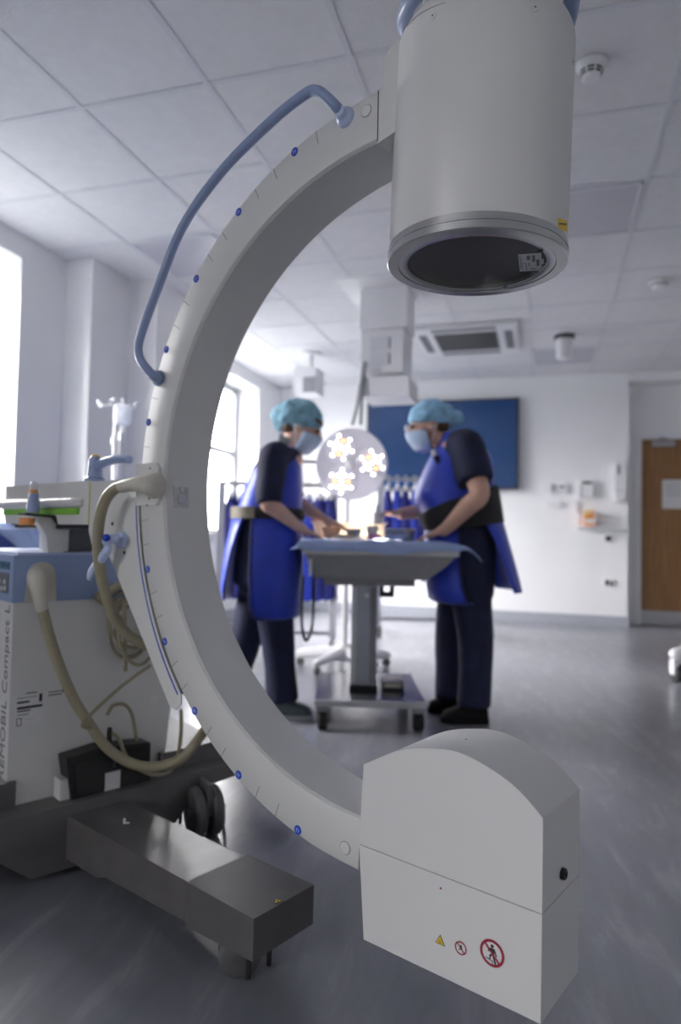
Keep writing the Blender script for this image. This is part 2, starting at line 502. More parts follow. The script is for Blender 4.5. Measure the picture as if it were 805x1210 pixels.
# degree ticks
M = MB()
D0, DS = 108.2, 14.79
def pol(r, a, o=0.): return CF(r * math.cos(R(a)), r * math.sin(R(a)), o)
for i in range(-1, 31):
    a = D0 + DS / 3 * i
    if i % 3 == 0 or a > 262 or 178 < a < 186: continue
    r0, r1 = RO - .004, RO - .030
    t_ = FR(pol(0, 0), V((pol(1, a) - pol(0, 0))), V(pol(1, a + 90) - pol(0, 0)), N1)
    M.box(t_, (r1, r0), (-.0005, .0005), (-.0006, .0003))
M.build('scale_marks', M_inkg, arc)
NUM = ['30', '45', '60', '75', '90', '105', '75', '60', '45', '30', '15']
for i in range(11):
    a = D0 + DS * i
    if i == 5: continue
    M = MB().use(M_mark); rm = RO - .0095 - (0 if i < 6 else .001)
    fr = FR(pol(rm, a), E1, Z, N1 * -1)
    M.lathe([(0, -.0005), (.0086, -.0005), (.0086, .0006), (0, .0007)], fr, 24)
    ra = FR(fr.o, V(pol(1, a - 90) - pol(0, 0)), V(pol(1, a) - pol(0, 0)), N1 * -1)
    M.use(M_markl); M.text(NUM[i][-2:], .0095, ra.at(0, -.0034), .0014, .0003, 'CENTER', .0002)
    M.build('angle_marker', None, arc, label='round blue angle marker')
for p in ((433, 131), (408, 1002)):
    a, b = clc(*p); M = MB().use(M_shell)
    M.lathe([(0, -.001), (.0105, -.001), (.0105, .0009), (.0098, .0014), (0, .0014)], FR(CF(a, b, 0), E1, Z, N1 * -1), 28)
    M.use(M_inkg); M.lathe([(.0105, -.001), (.0115, -.001), (.0115, .0003), (.0105, .0003)], FR(CF(a, b, 0), E1, Z, N1 * -1), 28, False)
    M.build('cover_plug', None, arc)
# block that carries the detector
M = MB().use(M_white)
M.prism([(-.0095, .580), (.045, .592), (.045, .752), (.020, .748), (-.001, .728), (-.001, .678), (-.0095, .6775)], CF, -.001, TH + .001, .004)
M.use(M_ink); M.box(CF, (-.0105, -.0085), (.584, .675), (-.0014, .002))
M.build('detector_bracket', None, xm)

# --- image intensifier
tilt = .030
IZ = (Z + E1 * tilt).normalized(); IX = (E1 - Z * tilt).normalized()
IF = FR(CF(.130, .362, .1027), IX, IZ.cross(IX), IZ)
M = MB().use(M_shell)
SH = .368
prof = [(.10, .03), (.1495, .026), (.1507, .03), (.1507, SH)]
for i in range(1, 9):
    a = PI / 2 * i / 8
    prof.append((.1507 - .034 * (1 - math.cos(a)), SH + .036 * math.sin(a)))
prof += [(.112, SH + .038), (.110, SH + .045), (.110, .59), (.104, .597), (0, .597)]
M.lathe(prof, IF, 96)
ii = M.build('image_intensifier', None, xm, 40)
M = MB().use(M_ring)
M.lathe([(.118, .0125), (.118, .003), (.1205, .0022), (.1325, .0022), (.1325, .005), (.1340, .005), (.1340, .0008), (.1515, .0008), (.153, .0022), (.153, .010), (.1513, .011), (.1513, .0145), (.1528, .0155), (.1528, .0185), (.1513, .0195), (.1513, .0275), (.149, .0275)], IF, 96, False)
rg = M.build('front_ring', None, ii, 30, label='machined aluminium ring around the detector face')
M = MB().use(M_screen); M.lathe([(0, .0105), (.1185, .0105), (.1185, .013), (0, .013)], IF, 72); M.build('detector_window', None, ii, label='black detector window')
def scr(x, y, h=.0102): return onp(x, y, IF.o + IZ * h, IZ)
q = [scr(612.5, 300.5), scr(640, 298.5), scr(641, 319), scr(614.5, 320.5)]
lx = (q[1] - q[0]); ly = (q[3] - q[0]); LF = FR(q[0], lx, ly, IZ * -1)
M = MB().use(M_label); M.prism([(0, 0), (1, 0), (1, 1), (0, 1)], LF, 0, .0006)
M.prism([(1, .35), (1.1, .35), (1.1, .65), (1, .65)], LF, 0, .0006)
M.use(M_inkg)
for (a, b, c, d) in ((.06, .1, .09, .85), (.13, .2, .15, .9), (.36, .10, .5, .34), (.6, .1, .72, .46), (.78, .35, .9, .7), (.3, .55, .33, .9), (.42, .5, .46, .7), (.5, .85, .72, .89), (.22, .5, .28, .54), (.54, .1, .56, .45)):
    M.prism([(a, b), (c, b), (c, d), (a, d)], LF, .0004, .0009)
M.build('type_label', None, ii, label='white printed label on the detector window')
for p in ((639, 296), (597, 339), (571, 271)):
    M = MB().use(M_ink); c = scr(*p, .0022); M.box(FR(c, IX, IF.y, IZ), (-.0045, .0045), (-.0012, .0012), (-.0012, .0006)); M.build('screw_slot', None, ii)
def cyl_hit(x, y, r=.1509):
    d = ray(x, y); o = CAM - IF.o
    d2 = d - IZ * d.dot(IZ); o2 = o - IZ * o.dot(IZ)
    A = d2.dot(d2); B = 2 * d2.dot(o2); Cc = o2.dot(o2) - r * r
    t = (-B - math.sqrt(max(0, B * B - 4 * A * Cc))) / (2 * A)
    p = CAM + d * t; nn = (p - IF.o); nn = (nn - IZ * nn.dot(IZ)).normalized()
    return p, nn
for (px, py, ti) in ((512, 19, 0), (632, 9, 0), (677, 73, 1)):
    p, nn = cyl_hit(px, py)
    M = MB().use(M_shell); f = zframe(p - nn * .0016, nn)
    M.lathe([(0, -.001), (.0062, -.001), (.0062, .0022), (.005, .0032), (0, .0032)], f, 24)
    M.use(M_ink); M.lathe([(0, .003), (.0014, .003), (.0014, .0038), (0, .0038)], f, 12)
    M.build('screw_cap', None, ii)
def cyl_patch(M, x0, y0, x1, y1, r=.1512, k=6):
    rows = []
    for j in range(2):
        row = []
        for i in range(k + 1):
            p, nn = cyl_hit(x0 + (x1 - x0) * i / k, (y0, y1)[j] + (y1 - y0) * .35 * i / k, r); row.append(p)
        rows.append(row)
    return M.rings(rows, closed=False, cap=False)
M = MB().use(M_yel); cyl_patch(M, 659.5, 257, 671, 270); M.use(M_ink); cyl_patch(M, 660.5, 263.5, 670, 265.2, .1516)
M.build('warning_sticker', None, ii, label='small yellow warning sticker')
# seam arc near the top and the blue carrying loop
M = MB().use(M_inkg)
pp = [cyl_hit(px, py, .1508)[0] for (px, py) in ((481, 31), (487, 24), (497, 16), (510, 9), (526, 3))]
M.tube(pp, .0005, 6); M.build('shell_seam', None, ii)
M = MB()
lp = []
for i in range(24):
    a = 2 * PI * i / 24
    lp.append(IF(.142 * math.cos(a), .142 * math.sin(a), .436 + .014 * math.cos(2 * a + .5)))
M.loop(lp, .0135, 12, 3)
for i in range(4):
    a = PI / 2 * i + .5
    M.tube([IF(.10 * math.cos(a), .10 * math.sin(a), .445), IF(.142 * math.cos(a), .142 * math.sin(a), .44)], .009, 10, smooth=False)
M.build('carrying_loop', M_blue, ii, label='blue-grey carrying loop around the detector top')

# --- x-ray tube housing
TOPZ = [(-.0032, -.4897), (.0655, -.4527), (.122, -.4369), (.1721, -.4319), (.2253, -.4438), (.2698, -.4639), (.3068, -.4939)]
top = [(p.x, p.y) for p in spline([V((a, b, 0)) for a, b in TOPZ], 5)]
BF0, BF1 = -.015, TH + .002
M = MB().use(M_shell)
M.prism([(-.0090, -.6222)] + top + [(.3070, -.6242)], CF, BF0, BF1, .0035, 3)
M.use(M_ink); M.prism([(-.004, -.65), (.300, -.65), (.300, -.60), (-.004, -.60)], CF, BF0 + .004, BF1 - .004)
tb = M.build('tube_housing', None, xm, 30)
M = MB().use(M_shell)
M.prism([(.0037, -.7735), (.3063, -.7725), (.3070, -.6256), (-.0092, -.6236)], CF, BF0, BF1, .0035, 3)
M.build('lower_cover', None, tb, 30)
FF = FR(CF(0, 0, BF0), E1, Z, N1 * -1)      # front face, +c towards the viewer
def fc(x, y):
    p = onp(x, y, FF.o, N1) - FF.o
    return p.dot(E1), p.dot(Z)
a, b = fc(521, 1049.5)
M = MB().use(M_red); M.lathe([(0, 0), (.0016, 0), (.0016, .0008), (0, .0008)], FF.at(a, b), 16); M.build('red_dot', None, tb, label='red focal point dot')
def disc(M, f, r, d, r0=0., n=40):
    if r0: M.lathe([(r0, d - .0005), (r, d - .0005), (r, d), (r0, d)], f, n, False); 
    else: M.lathe([(0, d - .0005), (r, d - .0005), (r, d), (0, d)], f, n)
# yellow triangle
a, b = fc(520.5, 1112); f = FF.at(a, b); M = MB()
def tri(s): return [(s * math.cos(R(90 + 120 * i)), s * math.sin(R(90 + 120 * i))) for i in range(3)]
M.use(M_ink); M.poly(tri(.0098), f, .0006); M.use(M_yel); M.poly(tri(.0078), f, .0010)
M.use(M_ink)
for k in range(3): M.box(f, (-.0035 + .0012 * k, .0035 - .0012 * k), (-.0028 + .002 * k, -.0021 + .002 * k), (.0009, .0013))
M.build('warning_triangle', None, tb, label='small yellow warning triangle')
def nosign(f, r, step):
    M = MB(); M.use(M_label); disc(M, f, r * .98, .0006); M.use(M_ink)
    s = r
    if step:
        M.lathe([(0, .0007), (.13 * s, .0007), (.13 * s, .0011), (0, .0011)], f.at(.0, .52 * s), 20)
        M.poly([(-.17 * s, .36 * s), (.20 * s, .36 * s), (.40 * s, -.12 * s), (.32 * s, -.16 * s), (.17 * s, .12 * s), (.16 * s, -.14 * s), (.36 * s, -.76 * s), (.24 * s, -.80 * s), (.02 * s, -.18 * s), (-.10 * s, -.26 * s), (-.14 * s, -.56 * s), (-.24 * s, -.56 * s), (-.22 * s, -.16 * s), (.0, -.06 * s), (-.10 * s, .14 * s), (-.34 * s, .02 * s), (-.36 * s, .10 * s)], f, .0011)
        M.poly([(-.52 * s, -.44 * s), (.06 * s, -.56 * s), (.10 * s, -.84 * s), (.06 * s, -.85 * s), (.01 * s, -.61 * s), (-.52 * s, -.50 * s)], f, .0011)
    else:
        M.lathe([(0, .0007), (.12 * s, .0007), (.12 * s, .0011), (0, .0011)], f.at(.06 * s, .4 * s), 16)
        M.poly([(-.05 * s, .28 * s), (.18 * s, .26 * s), (.2 * s, -.1 * s), (.42 * s, -.4 * s), (.32 * s, -.48 * s), (.04 * s, -.16 * s), (-.34 * s, -.44 * s), (-.42 * s, -.36 * s), (-.08 * s, -.04 * s), (-.08 * s, .08 * s), (-.4 * s, .16 * s), (-.4 * s, .24 * s)], f, .0011)
    M.use(M_red); disc(M, f, r, .0013, r * .80)
    c, sn = math.cos(R(-45)), math.sin(R(-45)); fb = FR(f.o, f.x * c + f.y * sn, f.y * c - f.x * sn, f.z)
    M.box(fb, (-r * .85, r * .85), (-r * .075, r * .075), (.0008, .0014))
    return M
a, b = fc(545, 1120); nosign(FF.at(a, b), .0098, False).build('prohibition_sign', None, tb, label='small round no-sitting prohibition sign')
a, b = fc(582, 1126); nosign(FF.at(a, b), .0190, True).build('prohibition_sign', None, tb, label='large round no-stepping prohibition sign')
# bolt on the right face, screw on the crown, plug at the left edge
p = onp(664.5, 1032, CF(.3075, 0, 0), E1); f = zframe(p, E1)
M = MB().use(M_black); M.lathe([(0, -.002), (.0085, -.002), (.0085, .004), (.007, .006), (.004, .006), (.004, .003), (0, .003)], f, 24); M.build('side_bolt', None, tb, label='black side bolt')
M = MB().use(M_ink); M.lathe([(0, -.001), (.0018, -.001), (.0018, .0006), (0, .0006)], FR(CF(.150, -.4326, .055), E1, N1, Z), 12); M.build('crown_screw', None, tb)
a, b = clc(426, 951, .03); M = MB().use(M_rub); M.lathe([(0, -.012), (.006, -.012), (.006, .004), (0, .005)], FR(CF(-.006, b, .03), Z, N1, E1 * -1), 16); M.build('rubber_bumper', None, tb)

# --- grab rail on the outside of the arc
M = MB()
pts = [cl(188, 447, .0), cl(184, 445, -.020), cl(175, 437, -.035), cl(166, 425, -.04), cl(163.5, 409, -.04), cl(170, 385, -.04), cl(185, 345, -.04), cl(215, 270, -.04), cl(260, 205, -.04), cl(320, 144, -.04), cl(360, 112, -.04), cl(374, 107.5, -.04), cl(386, 115, -.036), cl(398, 127, -.022), cl(408, 138, .0)]
M.tube(pts, .0098, 14, 6)
rail = M.build('grab_rail', M_blue, xm)
for (px, py, qx, qy) in ((188, 447, 178, 440), (409, 139, 399, 128)):
    M = MB(); p = cl(px, py, 0); ax = (cl(qx, qy, -.028) - p)
    f = zframe(p, (ax.normalized() + N1 * -1.2)); M.lathe([(0, -.004), (.0185, -.004), (.0185, .003), (.0165, .008), (.012, .012), (.0105, .022), (0, .022)], f, 28)
    M.build('rail_flange', M_pale if px > 300 else M_blue, rail)

# --- orbital carriage: near plate with blue line, and far plate / body
M = MB().use(M_white)
pl = [(-.678, -.0285)] + [(.6785 * math.cos(R(a)), .6785 * math.sin(R(a))) for a in (186, 190, 195, 200, 205, 210, 215, 219, 222.5)] + [(-.5015, -.478), (-.516, -.491), (-.537, -.488), (-.800, -.155), (-.806, -.135), (-.795, -.095), (-.765, -.05), (-.728, -.0305)]
M.prism(pl, CF, -.0035, .0, .001)
M.prism([(-.690, -.035)] + [(.692 * math.cos(R(a)), .692 * math.sin(R(a))) for a in (186, 195, 205, 215, 221)] + [(-.55, -.47), (-.78, -.14), (-.76, -.06)], CF, 0, TH + .02, .003)
car = M.build('orbital_carriage', None, xm)
M = MB(); rows = []
for i in range(31):
    a = R(183.2 + (221.8 - 183.2) * i / 30)
    rows.append([CF(r * math.cos(a), r * math.sin(a), o) for (r, o) in ((.6838, -.0032), (.6878, -.0032), (.6878, -.0041), (.6838, -.0041))])
M.rings(rows); M.build('blue_line', M_mark, car, label='thin blue curved line along the carriage edge')
for p in ((133, 619), (147, 653)):
    a, b = clc(*p, -.0035); M = MB().use(M_black); M.lathe([(0, -.001), (.0045, -.001), (.0045, .0008), (0, .0003)], FR(CF(a, b, -.0035), E1, Z, N1 * -1), 16); M.build('plate_screw', None, car)
# release knob and lever
M = MB().use(M_pale); p = cl(145, 638, -.0035); f = FR(p, E1, Z, N1 * -1)
M.lathe([(0, 0), (.020, 0), (.021, .004), (.019, .010), (.010, .014), (.009, .032), (0, .034)], f, 28)
q0 = cl(140, 637, -.03); M.tube([q0, cl(132, 637, -.042), cl(124, 640, -.045)], [.010, .012, .010], 12)
M.tube([cl(128, 648, -.045), cl(120, 660, -.047), cl(110, 676, -.048), cl(107, 682, -.048)], [.010, .011, .012, .009], 12, cap='round')
M.use(M_royal); M.ell(cl(125.5, 635.5, -.058), (.009, .009, .009)); 
M.build('release_lever', None, car, label='pale blue lever with a royal blue button')
# gusset below the knob seen behind the hose
# --- swivel body and horizontal arm
def ap(pr, x0, x1, mt, M): M.use(mt); return M.prism([(p[0], p[1]) for p in pr], FR(C0, N1, Z, E1), x0, x1, .003)
M = MB()
M.use(M_white); M.prism([(-.925, .019), (-.79, .0195), (-.735, -.03), (-.74, -.12), (-.80, -.16), (-.90, -.16), (-.925, -.11)], CF, .022, .125, .005)
M.build('swivel_body', None, xm)
M = MB()
ap([(.02, .021), (.20, .021), (.20, -.092), (.024, -.092), (.018, -.066), (.020, -.05), (.02, -.022)], -1.385, -.925, M_white, M)
M.use(M_shell); rows = []
for (x, s) in ((-1.40, .5), (-1.395, .9), (-1.385, 1), (-.99, 1), (-.965, .8), (-.95, .3)):
    rows.append([CF(x, -.035 + .0145 * math.sin(2 * PI * i / 16) * (s * .5 + .5), .016 + .017 * s * -math.cos(2 * PI * i / 16)) for i in range(16)])
M.rings(rows)
M.use(M_inkg); M.box(CF, (-1.36, -.93), (-.097, -.091), (.03, .115), .001)
arm = M.build('horizontal_arm', None, xm)
M = MB(); M.box(CF, (-1.38, -.968), (-.066, -.0495), (.0125, .03), .002); M.build('green_strip', M_green, arm, label='bright green strip along the arm')
M = MB(); M.box(CF, (-.9265, -.9232), (-.094, .019), (.0195, .124), .0008); M.build('yellow_line', M_pyel, arm, label='thin yellow line where the arm slides in')
M = MB(); M.tube([CF(-1.33, -.100, .03), CF(-.80, -.100, .03)], .006, 10, smooth=False); M.build('guide_rod', M_black, arm)
# brake handle on top
M = MB().use(M_blue); hb = cl(112, 568, .06); f = FR(hb, E1, N1, Z)
M.lathe([(0, -.004), (.026, -.004), (.027, .004), (.021, .010), (.018, .040), (.017, .058), (.012, .064), (0, .066)], f, 24)
M.tube([cl(113, 553, .06), cl(122, 547, .06), cl(134, 543, .06), cl(146, 542.5, .06), cl(152, 543, .06)], [.013, .0125, .012, .0115, .011], 14, cap='round')
bh = M.build('brake_handle', None, xm)
M = MB().use(M_yel); M.lathe([(0, .055), (.011, .055), (.010, .069), (0, .070)], FR(hb, E1, N1, Z), 20); M.build('yellow_button', None, bh, label='yellow button')

# --- lift column under the arm, standing on the cabinet
GF0 = FR(V((-.817, 1.774, 0)), V((.7265, .687, 0)).normalized(), Z, V((.687, -.7265, 0)).normalized())
def gc2(x, y, o): return (onp(x, y, GF0.o + GF0.z * o, GF0.z) - GF0.o).dot(GF0.x)
M = MB().use(M_wheel); co = -.13
a0_, a1_, a2_ = gc2(70, 640, co), gc2(82, 640, co), gc2(110, 640, co)
M.box(GF0, (a1_, a2_), (.825, .907), (co - .16, co), .004)
M.use(M_white); M.box(GF0, (a0_, a1_ - .002), (.825, .908), (co - .16, co), .004)
M.build('lift_column', None, xm)

# --- cabinet; its side runs along G1, away from the viewer
G1 = V((.7265, .687, 0)).normalized(); GN = V((G1.y, -G1.x, 0)); P0 = V((-.817, 1.774, 0))
GF = FR(P0, G1, Z, GN)                # a along side, b up, c towards the viewer (outwards)
def gp(x, y, off=0.): return onp(x, y, P0 + GN * off, GN)
def gc(x, y, off=0.):
    p = gp(x, y, off) - P0
    return p.dot(G1), p.z
M = MB().use(M_white)
M.prism([(-.030, .17), (.413, .17), (.436, .40), (.436, .700), (-.030, .700)], GF, -.52, 0, .008, 3)
cab = M.build('cabinet', None, xm)
M = MB().use(M_band); M.prism([(-.034, .7005), (.44, .7005), (.44, .823), (-.034, .823)], GF, -.522, .002, .007, 3)
band = M.build('control_band', None, xm)
M = MB().use(M_pale); M.box(GF, (-.02, .43), (.8225, .829), (-.51, -.012), .003); M.build('top_tray', None, band)
# front (narrow visible) face: control panel, lettering
H1 = V((-GN.x, -GN.y, 0))
FA = FR(GF(-.034, 0, 0), GN, Z, G1 * -1)      # a towards the side edge (0 at the corner), b up, c outwards
M = MB().use(M_teal); M.text('SIEMENS', .028, FA.at(-.022, .785), .001, .0005, 'RIGHT', .0006)
M.build('maker_lettering', None, band)
M = MB().use(M_inkg); M.box(FA, (-.20, -.028), (.722, .775), (0, .002), .0005)
M.use(M_label)
for i, (x, z) in enumerate(((-.05, .735), (-.075, .733), (-.10, .735), (-.055, .752), (-.095, .752))): M.lathe([(0, .001), (.006, .001), (.006, .004), (0, .0045)], FA.at(x, z), 14)
M.build('key_panel', None, band)
FB = FR(GF(-.030, 0, 0), GN, Z, G1 * -1)
M = MB().use(M_inkg); rot = FR(FB(-.030, .146, 0), Z, GN * -1, G1 * -1)
M.text('SIREMOBIL Compact L', .052, FR(FB(-.024, .200, 0), Z, GN * -1, G1 * -1), .0008, .0004, 'LEFT')
M.build('model_lettering', None, cab)
# rating labels
M = MB().use(M_label); x0, z0 = gc(20, 858); x1, z1 = gc(58, 815)
def gl(pts, mt, d=.0008): M.use(mt); M.poly(pts, GF, d, .0006)
def gbox(px0, py0, px1, py1, mt, d=.0012):
    a0, b0 = gc(px0, py0); a1, b1 = gc(px1, py1); M.use(mt); M.prism([(a0, b0), (a1, b0), (a1, b1), (a0, b1)], GF, 0, d)
gbox(17, 858, 54, 817, M_label, .0005); gbox(55, 824, 78, 813, M_label, .0006)
for (a, b, c, d) in ((20, 826, 44, 822), (31, 820, 44, 817), (20, 832, 35, 827.5), (20, 842, 36, 838), (20, 836, 50, 834.5), (46, 829, 50, 819), (57, 817.5, 72, 816.5), (57, 821, 73, 820), (73, 818, 77, 814), (20, 846, 34, 843), (28, 850.5, 39, 848.8)): gbox(a, b, c, d, M_ink)
a, b = gc(21, 853); M.use(M_ink); M.box(GF, (a - .004, a + .009), (b - .011, b + .009), (0, .0010)); M.use(M_label); M.box(GF, (a - .002, a + .007), (b - .009, b + .007), (0, .0014))
M.build('rating_label', None, cab, label='white rating label with black print')
a, b = gc(183, 825.5); M = MB().use(M_label); M.lathe([(0, 0), (.012, 0), (.011, .003), (0, .003)], GF.at(a, b), 24); M.build('round_plug', None, cab)
# cable socket: arched recess plate and cone
a, b = gc(45, 690)
M = MB().use(M_cream)
arch = [(-.036, .7015)] + [(.0 + .036 * math.cos(R(t)) + .004, .770 + .036 * math.sin(R(t))) for t in range(180, -1, -15)] + [(.044, .7015)]
M.prism([(x + .033, z) for x, z in arch], GF, 0, .007, .002)
M.tube([gp(44, 681, .006), gp(44.5, 685, .030), gp(46, 695, .042), gp(48, 708, .045), gp(49.5, 718, .046)], [.026, .026, .022, .0175, .0165], 18, cap='round')
M.build('cable_socket', None, xm, label='cream cable socket on the blue band')

# --- bracket post with knob above the band
M = MB().use(M_white); bo = -.055
pp = [(a_, b_) for a_, b_ in (gc(54, 656, bo), gc(72, 656, bo), gc(71, 628, bo), gc(68, 612, bo), gc(44, 609, bo), gc(42, 617, bo), gc(52, 632, bo))]
M.prism(pp, GF, bo - .018, bo + .018, .004)
M.use(M_black); pp = [gc(26, 606, bo), gc(60, 609, bo), gc(70, 624, bo), gc(66, 625, bo), gc(57, 612, bo), gc(26, 608.5, bo)]
M.prism(pp, GF, bo - .03, bo + .03, .001)
bk = M.build('lever_bracket', None, xm)
M = MB().use(M_blue); kb = gp(39, 606, bo + .01); f = FR(kb, G1, GN, Z)
M.lathe([(0, 0), (.017, 0), (.0165, .02), (.0125, .052), (0, .052)], f, 24)
M.use(M_orange); M.lathe([(0, .050), (.0105, .050), (.0105, .062), (0, .062)], f, 20)
M.use(M_shell); M.lathe([(0, .060), (.009, .060), (.0105, .075), (.006, .084), (0, .085)], f, 20)
M.use(M_orange); M.lathe([(0, -.026), (.020, -.026), (.020, -.006), (0, -.006)], FR(gp(32, 609, bo + .02), G1, GN, Z), 24)
M.build('lever_knob', None, bk, label='blue-grey knob with orange rings and white tip')

# --- chassis beam, riser, rear wheel
M = MB().use(M_dark)
bp = [(-.42, .18), (.66, .18), (.66, .142), (.500, .130), (.404, .045), (.20, .016), (.008, .020), (-.065, .080), (-.15, .135), (-.42, .14)]
M.prism(bp, GF, -.42, .085, .006, 3)
M.box(GF, (-.36, -.010), (.178, .245), (-.40, .012), .004)
M.box(GF, (.395, .62), (.178, .235), (-.40, .02), .006)
ch = M.build('chassis', None, xm)
def guard(M, x, y, z=0., h=.06): M.tube([V((x, y, h)), V((x, y, h * .5)), V((x, y, .006))], .006, 8, smooth=False)
M = MB().use(M_wheel)
wc = V((-.385, 2.03, .072))
ax = V((.86, .51, 0)).normalized()
for s in (-.026, .026):
    f = zframe(wc + ax * s, ax)
    M.lathe([(0, -.018), (.055, -.018), (.066, -.016), (.072, -.008), (.072, .008), (.066, .016), (.055, .018), (0, .018)], f, 40)
rw = M.build('caster', None, xm)
M = MB(); M.tube([wc - ax * .05, wc + ax * .05], .012, 10, smooth=False); M.box(FR(wc, ax, V((-ax.y, ax.x, 0)), Z), (-.006, .006), (-.05, .05), (.0, .09), .003); M.build('fork', M_dark, rw)
for (px, py) in ((213, 973), (240, 980), (264, 972)):
    M = MB(); p = onz(px, py, .004); M.tube([p + Z * .055, p], .0055, 8, smooth=False)
    M.tube([p + Z * .052, wc + (p - wc) * .55 + Z * .04], .005, 8, smooth=False); M.build('cable_deflector', M_rub, rw)

# --- front outrigger leg, parallel to the arc
zt = .155
LBk, LFr, RFr, RBk = onz(93, 972, zt), onz(299, 1088, zt), onz(375, 1052, zt), onz(163, 954, zt)
ld = ((LFr - LBk) + (RFr - RBk)).normalized(); ln = V((-ld.y, ld.x, 0))
if ln.dot(RFr - LFr) < 0: ln = -ln
LL = (LFr - LBk).dot(ld); wl = (RFr - LFr).dot(ln)
OF = FR(V((LBk.x, LBk.y, 0)), ld, Z, ln)
M = MB().use(M_leg)
cj = LL - .205
M.prism([(-.08, .045), (.085, .045), (.12, .058), (cj, .070), (cj, .1535), (-.08, .1535)], OF, .004, wl - .004, .004)
leg = M.build('outrigger_leg', None, xm)
M = MB().use(M_capp); M.prism([(cj, .067), (LL, .077), (LL, .1575), (cj, .1575)], OF, -.003, wl + .003, .008, 3); M.build('end_cap', None, leg)
M = MB().use(M_ink); p = onz(328, 1065, zt + .0033); f = FR(p, (ld * .3 + ln).normalized(), (ln * .3 - ld).normalized(), Z)
M.poly(tri(.011), f, .0004); M.use(M_yel); M.poly(tri(.0085), f, .0008); M.use(M_ink); M.poly([(-.002, -.003), (.002, -.003), (0, .004)], f, .0011); M.build('warning_triangle', None, leg, label='small black and yellow triangle sticker')
M = MB().use(M_label); p = onz(147, 973, zt)
M.tube([p, p + Z * .012], .003, 8, smooth=False); M.tube([p + Z * .001, p + V((.012, .002, .001))], .002, 8, smooth=False); M.build('lock_pin', M_steel, leg)
M = MB().use(M_wheel); wc2 = onz(282, 1147, .0); wc2.z = .042
for s in (-.018, .018): M.lathe([(0, -.012), (.034, -.012), (.042, -.007), (.042, .007), (.034, .012), (0, .012)], zframe(wc2 + (ln * .6 - ld * .8).normalized() * s, ln * .6 - ld * .8), 32)
fw = M.build('caster', None, xm)
for (px, py) in ((262, 1138), (293, 1156), (318, 1140)):
    M = MB(); p = onz(px, py, .003); M.tube([p + Z * .075, p], .0055, 8, smooth=False); M.build('cable_deflector', M_rub, fw)

# --- cable connector on the arc and the two thick hoses
M = MB().use(M_white)
x0, b0 = clc(166.5, 549); x1, b1 = clc(190, 597)
M.prism([(x0 - .004, b0), (x1 - .012, b0 + .001), (x1, b0 - .012), (x1 + .004, b1 + .012), (x1 - .008, b1), (x0 + .0, b1)], CF, -.010, .0, .003)
M.use(M_ink)
for p in ((177.5, 553.5), (176.5, 589.5), (174, 597)): a, b = clc(*p, -.010); M.lathe([(0, 0), (.0022, 0), (.0022, .0012), (0, .0012)], FR(CF(a, b, -.010), E1, Z, N1 * -1), 10)
M.build('connector_plate', None, xm)
M = MB().use(M_cream)
M.tube([cl(183, 574, -.012), cl(176, 573, -.034), cl(165, 572, -.046), cl(153, 573, -.052), cl(143.5, 575.5, -.054)], [.030, .024, .0180, .0150, .0142], 20)
M.build('cable_connector', None, xm, label='cream trumpet-shaped cable connector')
M = MB().use(M_hose)
M.tube([cl(146, 574, -.054), cl(134, 579, -.056), cl(124, 592, -.058), cl(118, 612, -.058), cl(115.5, 640, -.055), cl(118, 672, -.045), cl(124, 700, -.03), cl(134, 726, -.005), cl(149, 747, .03), cl(166, 759, .06), cl(185, 767, .10), cl(215, 772, .14)], .0128, 16)
M.build('thick_hose', None, xm, label='beige hose hanging from the arc connector')
M = MB().use(M_hose)
h0 = gp(49, 714, .046)
def mid(px, py, o): return gp(px, py, o)
M.tube([h0, mid(56, 743, .050), mid(69, 784, .055), mid(87, 826, .06), mid(106, 856, .068), mid(127, 884, .08), mid(155, 902, .10), mid(184, 906, .13), mid(213, 897, .17), mid(234, 874, .20), mid(247, 855, .24), mid(262, 832, .28)], .0138, 16)
M.build('thick_hose', None, xm, label='beige hose sagging in front of the white cabinet')
# second hose end behind the first and coiled thin cables on the cabinet side
M = MB().use(M_hose)
M.tube([mid(115, 706, .04), mid(128, 700, .05), mid(142, 692, .06), mid(160, 690, .07)], .013, 12)
M.tube([mid(113, 703, .035), mid(124, 711, .035), mid(140, 716, .035)], .012, 12)
M.build('short_hose', None, xm)
M = MB().use(M_hose)
rnd = random.Random(3)
for i, (cx, cy, rx, ry) in enumerate(((152, 738, 24, 40), (155, 742, 19, 34), (158, 735, 28, 30), (163, 748, 22, 38))):
    pts = []
    for j in range(10):
        a = 2 * PI * j / 10
        pts.append(mid(cx + rx * math.sin(a) + rnd.uniform(-1, 1), cy - ry * math.cos(a), .022 + .012 * i + .006 * math.sin(a * 2)))
    M.loop(pts, .0052, 8, 4)
M.tube([mid(146, 710, .05), mid(147.5, 740, .055), mid(148, 793, .05)], .006, 8)
M.tube([mid(178, 786, .05), mid(150, 806, .05), mid(120, 832, .06), mid(101, 851, .085), mid(98, 858, .088), mid(107, 861, .08)], .0052, 8)
M.tube([mid(126, 845, .03), mid(133, 834, .03), mid(146, 832, .03), mid(155, 842, .03), mid(160, 865, .03), mid(165, 900, .03)], .0052, 8)
M.tube([mid(128, 865, .02), mid(140, 872, .06), mid(147, 890, .075), mid(158, 905, .08), mid(180, 915, .09), mid(200, 912, .10), mid(210, 893, .11), mid(214, 865, .12), mid(214, 838, .13)], .0055, 8)
M.build('thin_cable', None, xm, label='thin beige cables coiled at the cabinet side')

